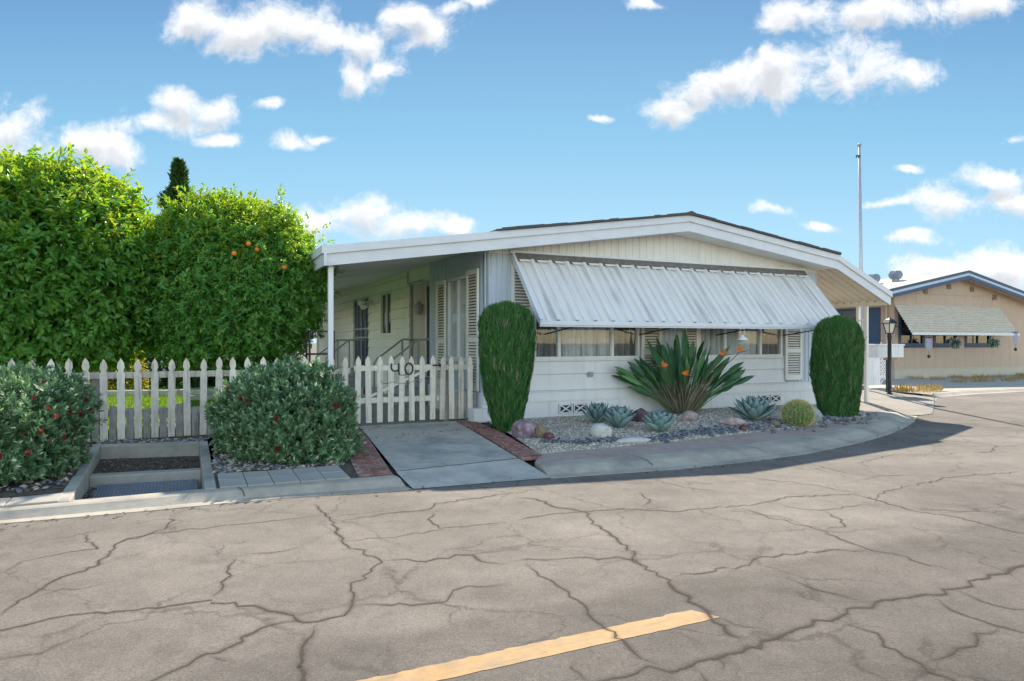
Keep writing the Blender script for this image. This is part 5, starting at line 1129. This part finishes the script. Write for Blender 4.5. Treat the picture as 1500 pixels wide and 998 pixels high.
# ------------------------------------------------------------------ right hand side: neighbour, lamp, mailbox, flagpole, lattice fence
M['peach'] = pmat('tan_paint', (.48, .365, .275), .65, .05, 3, streak=((8, 8, .5), (.40, .28, .20), .35))
M['navy'] = pmat('navy_trim', (.035, .065, .13), .5, .1, 5)
M['paleblue'] = pmat('light_blue_trim', (.42, .55, .66), .5, .08, 5)
M['roofpale'] = pmat('pale_roof', (.36, .32, .28), .8, .1, 6)
M['slats'] = pmat('cream_awning_slat', (.66, .61, .52), .5, .12, 6)
M['neighbase'] = pmat('beige_skirting', (.50, .45, .36), .8, .08, 4)
def neighbour():
    H = empty('neighbour_home', PN(0, 0, .08), 'tan mobile home with navy roof trim and pale slatted awning at right border', 'house')
    r2 = lambda s: 4.18 - .19 * abs(s - 3.65); W0, W1 = 0, 9.0
    wins = [(S2(1316), S2(1354)), (S2(1367), S2(1402)), (S2(1413), S2(1451))]; z0, z1 = 1.27, 2.5
    mb = MB(PN); xs = [W0] + [v for w in wins for v in w] + [W1]
    def grooves(a, b, za, zb):
        x = a; n = max(1, round((b - a) / .61))
        for i in range(n):
            p, q = a + (b - a) * i / n, a + (b - a) * (i + 1) / n; mb.box(p + .004, q - .004, 0, .08, za, zb)
        mb.box(a, b, .012, .07, za, zb)
    grooves(W0, W1, .44, z0 - .002); grooves(W0, W1, z1 + .002, 3.3)
    for i in range(0, len(xs), 2): grooves(xs[i], xs[i+1], z0, z1)
    mb.build('wall', M['peach'], H)
    mb = MB(PN); n = 13
    for i in range(n):
        a, b = W0 + (W1 - W0) * i / n, W0 + (W1 - W0) * (i + 1) / n; mb.slope(a + .004, b - .004, -.012, .06, 3.31, r2(a) - .2, 3.31, r2(b) - .2)
    mb.box(W0, W1, -.03, .0, 3.27, 3.31); mb.slope(W0, 3.65, .02, .06, 3.3, r2(0) - .2, 3.3, r2(3.65) - .2); mb.slope(3.65, W1, .02, .06, 3.3, r2(3.65) - .2, 3.3, r2(W1) - .2); mb.build('gable', M['peach'], H)
    mb = MB(PN); mb.box(W0 - .02, W1, -.03, .05, .05, .44); mb.box(W0, W1, -.045, -.03, .40, .44); mb.box(0, .05, .05, 14, .05, .44); mb.build('skirting', M['neighbase'], H)
    mb = MB(PN); mb.box(0, .08, .08, 14, .44, 3.4); mb.build('side_wall', M['peach'], H)
    mb = MB(PN); mb.box(-.04, -.002, .55, 1.05, 1.0, 2.75); mb.build('side_shutter', M['navy'], H)
    mb = MB(PN); mb.box(-.05, -.002, 1.45, 2.9, 1.55, 2.75); sw_ = mb.build('side_window', M['navy'], H)
    mb = MB(PN); mb.box(-.056, -.0505, 1.53, 2.15, 1.63, 2.67); mb.box(-.056, -.0505, 2.2, 2.82, 1.63, 2.67); mb.build('pane', M['glassdark'], sw_)
    mb = MB(PN); mb.tube([(-.06, .28, .1), (-.06, .28, 3.1)], .045, 8); mb.build('downpipe', M['peach'], H)
    for a, b in wins:
        window(H, PN, a, b, z0, z1, ((a + b) / 2,), curtain=False, frame=M['navy'], glass=M['glassdark'], fw=.13)
    for u, v in ((1355, 425), (1389, 420), (1423, 421), (1456, 426)):
        s = S2(u); z = min(EYE + (HZ - v) / FPX * (NO[1] + AX[1] * s), r2(s) - .45); mb = MB(PN)
        mb.box(s - .12, s + .12, -.04, -.013, z - .1, z + .1)
        for k in range(4): mb.box(s - .1, s + .1, -.055, -.041, z - .085 + k * .045, z - .06 + k * .045)
        mb.build('gable_vent', M['r_tan'], H)
    mb = MB(PN)
    for a, b in ((-1.19, 3.65), (3.65, 9.4)): mb.slope(a, b, -.45, 14, r2(a) - .06, r2(a), r2(b) - .06, r2(b))
    R = mb.build('roof', M['roofpale'], H)
    mb = MB(PN); mb.slope(-1.19, 0, -.44, 14, r2(-1.19) - .2, r2(-1.19) - .18, r2(0) - .2, r2(0) - .18); mb.slope(0, 3.65, -.44, 0, r2(0) - .2, r2(0) - .18, r2(3.65) - .2, r2(3.65) - .18); mb.slope(3.65, 9.4, -.44, 0, r2(3.65) - .2, r2(3.65) - .18, r2(9.4) - .2, r2(9.4) - .18); mb.build('soffit', M['peach'], R)
    for z_a, z_b, ya, m, nm in ((-.30, -.17, -.50, 'navy', 'fascia'), (-.17, -.07, -.49, 'paleblue', 'fascia_band'), (-.07, .03, -.51, 'navy', 'roof_edge')):
        mb = MB(PN)
        for a, b in ((-1.22, 3.65), (3.65, 9.43)): mb.slope(a, b, ya, -.455, r2(a) + z_a, r2(a) + z_b, r2(b) + z_a, r2(b) + z_b)
        mb.build(nm, M[m], R)
    mb = MB(PN); mb.box(-1.24, -1.192, -.50, 14, r2(-1.19) - .3, r2(-1.19) - .03); mb.build('gutter', M['navy'], R)
    for s, b in ((1.62, 2.05), (2.2, 1.5)):
        z = r2(s) - .14; mb = MB(PN); mb.lathe((s, b, z - .1), [(.13, 0), (.13, .32), (.15, .33)], 16); v = mb.build('roof_vent', M['steel'], R, smooth=False)
        mb = MB(PN); rows = []
        for k in range(9):
            t = k / 8; rr = .17 + .07 * sin(pi * t); rows.append([(s + rr * (1 + .07 * (-1)**i) * cos(i * pi / 18 + t), b + rr * (1 + .07 * (-1)**i) * sin(i * pi / 18 + t), z + .22 + .32 * t) for i in range(36)])
        mb.grid(rows, True); mb.add(rows[-1], [tuple(range(36))]); mb.build('turbine', M['steel'], v)
    a0, a1, zt, zb, o = -.05, 6.45, 2.87, 1.76, .70; mb = MB(PN); n = 12
    for i in range(n):
        t0, t1 = i / n, (i + 1) / n; y0, y1 = -.03 - o * t0, -.03 - o * t1; za, zb_ = zt - (zt - zb) * t0, zt - (zt - zb) * t1
        mb.hexa([(a0, y1 - .004, zb_), (a1, y1 - .004, zb_), (a1, y0 + .03, za - .03), (a0, y0 + .03, za - .03), (a0, y1 - .03, zb_ + .02), (a1, y1 - .03, zb_ + .02), (a1, y0 + .02, za - .012), (a0, y0 + .02, za - .012)])
        mb.hexa([(a0, y1 + .01, zb_ - .012), (a1, y1 + .01, zb_ - .012), (a1, y1 + .016, zb_ - .012), (a0, y1 + .016, zb_ - .012), (a0, y1 + .01, zb_ + .03), (a1, y1 + .01, zb_ + .03), (a1, y1 + .016, zb_ + .03), (a0, y1 + .016, zb_ + .03)])
    A = mb.build('awning', M['slats'], H)
    mb = MB(PN); mb.box(a0 - .02, a1 + .02, -.77, -.73, zb - .06, zb + .03); mb.build('front_bar', M['cream'], A)
    mb = MB(PN); mb.tube([(a0 + .1, 0, 2.05), (a0 + .1, -.74, 1.75)], .012, 6); mb.build('support_arm', M['iron'], A)
    return H
def S2(u): k = (u - 750) / FPX; return (-NO[0] + NO[1] * k) / (AX[0] - AX[1] * k)
neighbour()
# things hanging from the neighbour's awning
def hang(u, ztop, kind, label):
    Y = 0; k = (u - 750) / FPX; # on the awning's front bar
    s = (-NO[0] - AX[0]*0 + BX[0]*.75 + k * (NO[1] - BX[1] * .75)) / (AX[0] - AX[1] * k); x, y, _ = PN(s, -.79, 0)
    if kind == 'chime':
        e = empty('wind_chime', (x, y, ztop), label, 'wind chime')
        mb = MB(); mb.tube([(x, y, ztop), (x, y, ztop - .12)], .006, 4); mb.tube([(x - .1, y, ztop - .12), (x + .1, y, ztop - .12)], .02, 6); mb.build('hanger', M['dark'], e)
        mb = MB()
        for i in range(5): mb.tube([(x - .08 + i * .04, y, ztop - .14), (x - .08 + i * .04, y, ztop - .50 - .04 * (i % 3))], .014, 6)
        mb.build('tubes', M['chime'], e)
        mb = MB(); mb.tube([(x, y, ztop - .5), (x, y, ztop - .72)], .006, 4); mb.lathe((x, y, ztop - .80), [(0, -.07), (.05, -.03), (.06, .02), (0, .08)], 8); mb.build('pendulum', M['dark'], e)
    else:
        e = empty('hanging_basket', (x, y, ztop), label, 'hanging basket')
        mb = MB(); mb.tube([(x, y, ztop), (x, y, ztop - .2)], .006, 4); mb.lathe((x, y, ztop - .42), [(0, 0), (.10, .02), (.14, .14), (.145, .16)], 12)
        for a in (0, 2.1, 4.2): mb.tube([(x, y, ztop - .2), (x + .13 * cos(a), y + .13 * sin(a), ztop - .27)], .005, 4)
        mb.build('basket', M['dark'], e)
        n = 240; Dl = unit(rdir(n) + np.array([0, -.2, .2])); V, F = leaf_arrays(np.array([x, y, ztop - .32]) + Dl * rng.uniform(.02, .12, (n, 1)), unit(Dl + np.array([0, 0, -.6])), rdir(n), .14, .04, .1, .3); np_obj('foliage', V, F, [LM['blue'], kind], e, np.repeat(rng.random(n), 2), np.repeat((rng.random(n) < .35).astype(int), 2))
M['chime'] = pmat('blue_white_chime', (.42, .46, .62), .4, .3, 30); M['violet'] = pmat('violet_flower', (.42, .36, .55), .6, .3, 30); M['palegrey'] = pmat('dusty_flower', (.45, .47, .48), .7, .3, 30)
hang(1359, 1.72, 'chime', 'blue and white wind chime with dark pendulum hanging from neighbour awning, left end')
hang(1398, 1.72, M['violet'], 'hanging basket with violet and white flowers under neighbour awning')
hang(1454, 1.72, M['palegrey'], 'hanging basket of dusty grey leaves under neighbour awning, near right window')
hang(1486, 1.95, 'chime', 'dark slim wind chime at right end of neighbour awning')

def lamp_post(x, y, z0):
    e = empty('lamp_post', (x, y, z0), 'black lamp post with hexagonal lantern beside the white mailbox', 'lamp post')
    mb = MB(); mb.lathe((x, y, z0), [(.075, 0), (.075, .03), (.05, .06), (.048, 1.5), (.06, 1.52), (.05, 1.56), (.05, 1.60)], 12); mb.build('post', M['iron'], e, smooth=True)
    zb = z0 + 1.60; mb = MB(); n = 6
    mb.lathe((x, y, zb), [(.0, 0), (.10, .0), (.105, .02), (.0, .025)], n)
    for k in range(n):
        a = 2*pi*k/n; mb.tube([(x + .095*cos(a), y + .095*sin(a), zb + .02), (x + .17*cos(a), y + .17*sin(a), zb + .27)], .011, 5)
    mb.lathe((x, y, zb), [(.21, .27), (.215, .285), (.12, .37), (.06, .395), (.03, .42), (.0, .43)], n); mb.lathe((x, y, zb), [(.0, .272), (.21, .27)], n)
    L_ = mb.build('lantern', M['iron'], e)
    mb = MB(); mb.lathe((x, y, zb), [(.088, .026), (.155, .268)], n); mb.build('glass', pmat('frosted_glass', (.72, .68, .58), .3, .05, 5), L_)
lx, ly = G(1303, 579, .06); lamp_post(lx, ly, .06)
def mailbox(x, y, z0):
    e = empty('mailbox', (x, y, z0), 'large white mailbox on a black post with wooden block below, beside lamp post', 'mailbox')
    mb = MB(); mb.box(x - .04, x + .04, y - .04, y + .04, z0, z0 + .95); mb.build('post', M['iron'], e, bevel=.006)
    a = np.array(AX); 
    def T(p, q, z): v = np.array((x, y)) + a * p + np.array(BX) * q; return (v[0], v[1], z)
    mb = MB(T); mb.box(-.62, .42, -.16, .16, z0 + .97, z0 + 1.28); mb.box(-.64, .44, -.18, .18, z0 + 1.28, z0 + 1.33); b = mb.build('box', M['white'], e, bevel=.01)
    mb = MB(T); mb.box(.422, .436, -.13, .13, z0 + 1.0, z0 + 1.25); mb.box(.436, .45, -.02, .02, z0 + 1.1, z0 + 1.16); mb.build('door', M['white'], b, bevel=.005)
    mb = MB(T); mb.box(-.10, .30, -.06, .06, z0 + .90, z0 + .968); mb.build('bracket', pmat('raw_wood', (.42, .32, .19), .8, .2, 10), e)
mx_, my_ = G(1311.5, 578, .06); mailbox(mx_, my_ + .35, .06)
def lattice(x, y):
    e = empty('lattice_gate', (x, y, .1), 'white picket gate with lattice panel left of the lamp post', 'gate')
    def T(p, q, z): v = np.array((x, y)) + np.array(AX) * p + np.array(BX) * q; return (v[0], v[1], z)
    for k in range(7):
        mb = MB(T); mb.box(-.75 + k * .105, -.66 + k * .105, 0, .03, .16, 1.35 + .04 * sin(k)); mb.build('picket', M['white'], e)
    mb = MB(T); mb.box(-.8, .42, .031, .07, .35, .43); mb.box(-.8, .42, .031, .07, 1.1, 1.18); mb.build('rail', M['white'], e)
    mb = MB(T)
    for k in range(9):
        z = .18 + k * .11
        mb.hexa([(.0, .0, z), (.36, .0, z + .36), (.36, .012, z + .36), (.0, .012, z), (.0, .0, z + .03), (.36, .0, z + .39), (.36, .012, z + .39), (.0, .012, z + .03)])
        mb.hexa([(.0, .013, z + .36), (.36, .013, z), (.36, .025, z), (.0, .025, z + .36), (.0, .013, z + .39), (.36, .013, z + .03), (.36, .025, z + .03), (.0, .025, z + .39)])
    mb.build('lattice', M['white'], e)
    mb = MB(T); mb.box(.37, .46, -.02, .07, .08, 1.5); mb.build('post', M['white'], e)
lattice(11.05, 20.3)
def flagpole():
    Y = 19.0; xb = (1263.5 - 750) / FPX * Y; xt = (1259 - 750) / FPX * Y; zt = EYE + (HZ - 216) / FPX * Y
    e = empty('flagpole', (xb, Y, .1), 'tall slim bare metal flagpole rising behind the carport cover', 'flagpole')
    mb = MB(); mb.tube([(xb, Y, .08), (xb * .5 + xt * .5, Y, zt * .5), (xt, Y, zt)], [.06, .05, .03], 10); mb.build('pole', pmat('pole_metal', (.42, .44, .47), .4, .1, 5, metal=.4), e, smooth=True)
    mb = MB(); mb.lathe((xt, Y, zt + .06), [(0, -.06), (.045, -.03), (.055, 0), (.045, .03), (0, .055)], 10); mb.build('ball', M['steel'], e, smooth=True)
    mb = MB(); mb.box(xt - .09, xt + .02, Y - .03, Y + .03, zt - .28, zt - .22); mb.build('pulley', M['dark'], e)
    mb = MB(); mb.tube([(xt - .08, Y - .05, zt - .25), (xb - .07, Y - .06, 1.3)], .005, 4); mb.build('halyard', M['white'], e)
flagpole()
def tufts(name, centers, n, ln, mat, label, cat, kind=None):
    Ps, Ds, Ls = [], [], []
    for (x, y, r, z) in centers:
        for _ in range(n):
            a, q = random.uniform(0, 2*pi), random.random()**.5; Ps.append((x + cos(a)*q*r, y + sin(a)*q*r, z)); Ds.append((cos(a)*.5*q + random.gauss(0, .2), sin(a)*.5*q + random.gauss(0, .2), 1)); Ls.append(ln * random.uniform(.5, 1.2))
    V, F = leaf_arrays(np.array(Ps), unit(np.array(Ds)), rdir(len(Ps)), np.array(Ls), .012, .1, .15); o = np_obj(name, V, F, mat, None, np.repeat(rng.random(len(Ps)), 2), loc=(centers[0][0], centers[0][1], centers[0][3])); return tag(o, label, cat, None, kind)
drym = leafmat('dry_grass', (.32, .25, .10), (.5, .40, .17), (.30, .30, .10), .3, .7, (1.2, 1, .6))
tufts('dry_grass', [(11.05, 18.35, .45, .08), (11.7, 18.95, .3, .08), (10.6, 18.4, .2, .08)], 130, .22, drym, 'tuft of yellow dry grass at driveway corner right of the mailbox', 'dry grass')
tufts('weeds', [(PN(s, -random.uniform(.3, 3.2), 0)[0], PN(s, -random.uniform(.3, 3.2), 0)[1], .25, .08) for s in np.linspace(.3, 8, 24)], 60, .16, drym, 'dry weeds scattered over the gravel yard of the tan home', 'weeds', 'stuff')

# ------------------------------------------------------------------ garden background on the left
# lawn blades where the sun falls behind the fence
n = 26000; x = rng.uniform(-9.5, -3.2, n); y = rng.uniform(9.0, 17, n); k = y > FENCE(x) + .15; x, y = x[k], y[k]
s_ = (x - HO[0]) * AX[0] + (y - HO[1]) * AX[1]; k = s_ < -2.8; x, y = x[k], y[k]
V, F = leaf_arrays(np.stack([x, y, np.full(len(x), .146)], 1), unit(np.stack([rng.normal(size=len(x)) * .3, rng.normal(size=len(x)) * .3, np.ones(len(x))], 1)), rdir(len(x)), rng.uniform(.04, .08, len(x)), .012, .1, .2)
tag(np_obj('grass', V, F, LM['grass'], None, np.repeat(rng.random(len(x)), 2)), 'bright green short lawn grass behind the picket fence', 'grass', None, 'stuff')
def bush(c, rx, ry, h, m, label, seed, n=5000, ll=.10, name='bush', cat='bush', group=None, z0=.15):
    root = empty(name, (c[0], c[1], z0), label, cat, group)
    D = rdir(n); D[:, 2] = np.abs(D[:, 2]); D = unit(D); r = lump(D, seed, .12) * (1 - np.minimum(rng.exponential(.12, n), .6))
    Pt = np.stack([c[0] + D[:, 0]*r*rx, c[1] + D[:, 1]*r*ry, z0 + D[:, 2]*r*h], 1); Ln = ll * rng.uniform(.7, 1.3, n)
    V, F = leaf_arrays(Pt, unit(D + rdir(n) * .9), unit(D + rdir(n) * .5 + np.array([0, 0, .5])), Ln, Ln * .5, .2, .15); np_obj('foliage', V, F, m, root, np.repeat(rng.random(n), 2))
    mb = MB()
    for k in range(7): a = k * .9; mb.tube([(c[0], c[1], z0 - .05), (c[0] + cos(a)*rx*.4, c[1] + sin(a)*ry*.4, z0 + h*.6)], [.04, .01], 5)
    mb.build('stems', M['bark'], root)
hd = [((-16.5, 19.5), 2.4, 1.4, 2.6), ((-13.2, 20.3), 2.2, 1.4, 2.9), ((-10.4, 20.4), 1.9, 1.3, 2.3), ((-8.2, 21.3), 1.5, 1.3, 2.5), ((-20.5, 18.5), 2.6, 1.5, 2.8)]
hl_ = ['dark green garden bush behind the larger citrus tree, second from left', 'tallest dark green garden bush behind the larger citrus tree', 'dark green garden bush behind the gap between the two citrus trees', 'dark green garden bush behind the orange tree', 'dark green garden bush farthest left behind the larger citrus tree']
for i, (c, rx, ry, h) in enumerate(hd): bush(c, rx, ry, h, LM['hedge'], hl_[i], 60 + i, 5200, .16, 'garden_bush', 'bush', 'dark bushes at the back of the garden')
bush((-10.1, 17.4), .7, .6, 1.5, LM['yellowbush'], 'yellow-leaved bush on the lawn behind the fence', 71, 1800, .11)
bush((-6.6, 16.9), .6, .5, 1.2, LM['yellowbush'], 'small yellow-green bush behind the orange tree trunk', 72, 1500, .10)
bush((-12.3, 15.8), .9, .7, 1.2, LM['citrus'], 'low green bush on the lawn at the left', 73, 2400, .12)
# distant slim cypress, only its tip shows
def cypress(x, y, h, w):
    e = empty('cypress', (x, y, .1), 'slender dark cypress tip rising between the two citrus trees', 'tree')
    n = 9000; t = rng.random(n)**.8; z = .6 + t * (h - .6); R = w * np.interp(z / h, [0, .3, .7, .84, .93, 1], [.75, 1, .72, .42, .2, .01]); a = rng.uniform(0, 2*pi, n); R = R * (1 + .5 * np.sin(z * 5 + a * 2)) * rng.uniform(.4, 1.1, n)
    Pt = np.stack([x + .12 * np.sin(z * .9) + np.cos(a) * R, y + np.sin(a) * R, z], 1); Dl = unit(np.stack([np.cos(a), np.sin(a), np.ones(n) * 1.3], 1) + rng.normal(size=(n, 3)) * .3)
    V, F = leaf_arrays(Pt, Dl, rdir(n), rng.uniform(.2, .4, n), .09, .1, 0); np_obj('crown', V, F, LM['hedge'], e, np.repeat(rng.random(n) * .6, 2))
    mb = MB(); mb.tube([(x, y, 0), (x, y, h * .9)], [.16, .03], 7); mb.build('trunk', M['bark'], e)
cypress((258 - 750) / FPX * 30, 30, EYE + (HZ - 240) / FPX * 30, .85)
def far_home():
    def T(s, b, z): return (-11.5 + AX[0]*s + BX[0]*b, 26 + AX[1]*s + BX[1]*b, z)
    e = empty('far_home', T(0, 0, .1), 'pale mobile home beyond the garden bushes, glimpsed behind the citrus trees', 'house')
    mb = MB(T); lap(mb, -8, 3.2, .3, 2.7, .3); mb.build('wall', M['white'], e)
    mb = MB(T); mb.slope(-8.4, -2.4, -.6, 12, 2.7, 2.8, 3.3, 3.4); mb.slope(-2.4, 3.6, -.6, 12, 3.3, 3.4, 2.7, 2.8); mb.build('roof', M['roofpale'], e)
    mb = MB(T); mb.box(-8, 3.2, -.02, .08, 0, .3); mb.build('skirting', M['neighbase'], e)
    window(e, T, -5.5, -3.8, 1.1, 2.2, (-4.65,), curtain=True); window(e, T, -.6, 1.2, 1.1, 2.2, (.3,), curtain=True)
far_home()
# low concrete edging across the lawn, white railing and black shelf by the patio
e = empty('garden_wall', (-8.0, 15.9, .15), 'low grey block edging across the far side of the lawn', 'garden wall')
mb = MB()
for k in range(16): x = -13 + k * .62; mb.box(x, x + .6, 15.4 + k * .11, 15.6 + k * .11, .1, .30 + random.uniform(-.01, .01))
mb.build('blocks', M['concrete'], e, bevel=.01)
e = empty('white_railing', P(-3.0, 3.2, .15), 'white post railing beside the patio, behind right end of the long fence', 'railing')
for s in (-4.5, -3.9, -3.3):
    mb = MB(P); mb.box(s, s + .09, 3.2, 3.29, .13, 1.45); mb.build('post', M['white'], e, bevel=.005)
mb = MB(P); mb.box(-4.5, -2.95, 3.22, 3.27, 1.25, 1.33); mb.box(-4.5, -2.95, 3.22, 3.27, .4, .48); mb.build('rail', M['white'], e)
q = (-2.78, .25); e = empty('plant_stand', P(q[0], q[1], .15), 'black metal plant stand holding dark pots beside the white patio post', 'plant stand')
mb = MB(P)
for ds in (0, .36):
    for db in (0, .3): mb.box(q[0] + ds, q[0] + ds + .03, q[1] + db, q[1] + db + .03, .15, 1.62)
for z in (.4, .85, 1.25, 1.6): mb.box(q[0], q[0] + .39, q[1], q[1] + .33, z, z + .025)
mb.build('frame', M['iron'], e)
for i, (z, r) in enumerate(((.875, .14), (.425, .15))):
    c = P(q[0] + .19, q[1] + .16, z); mb = MB(); mb.lathe((c[0], c[1], c[2] + .004), [(0, 0), (r * .7, 0), (r, .24), (r * .9, .24), (r * .85, .18), (0, .17)], 14)
    o = mb.build('plant_pot', M['dark'], None, smooth=True, loc=(c[0], c[1], c[2])); tag(o, ('dark round plant pot on the upper shelf of the black stand', 'dark round plant pot on the lower shelf of the black stand')[i], 'plant pot', 'pots on the black plant stand')
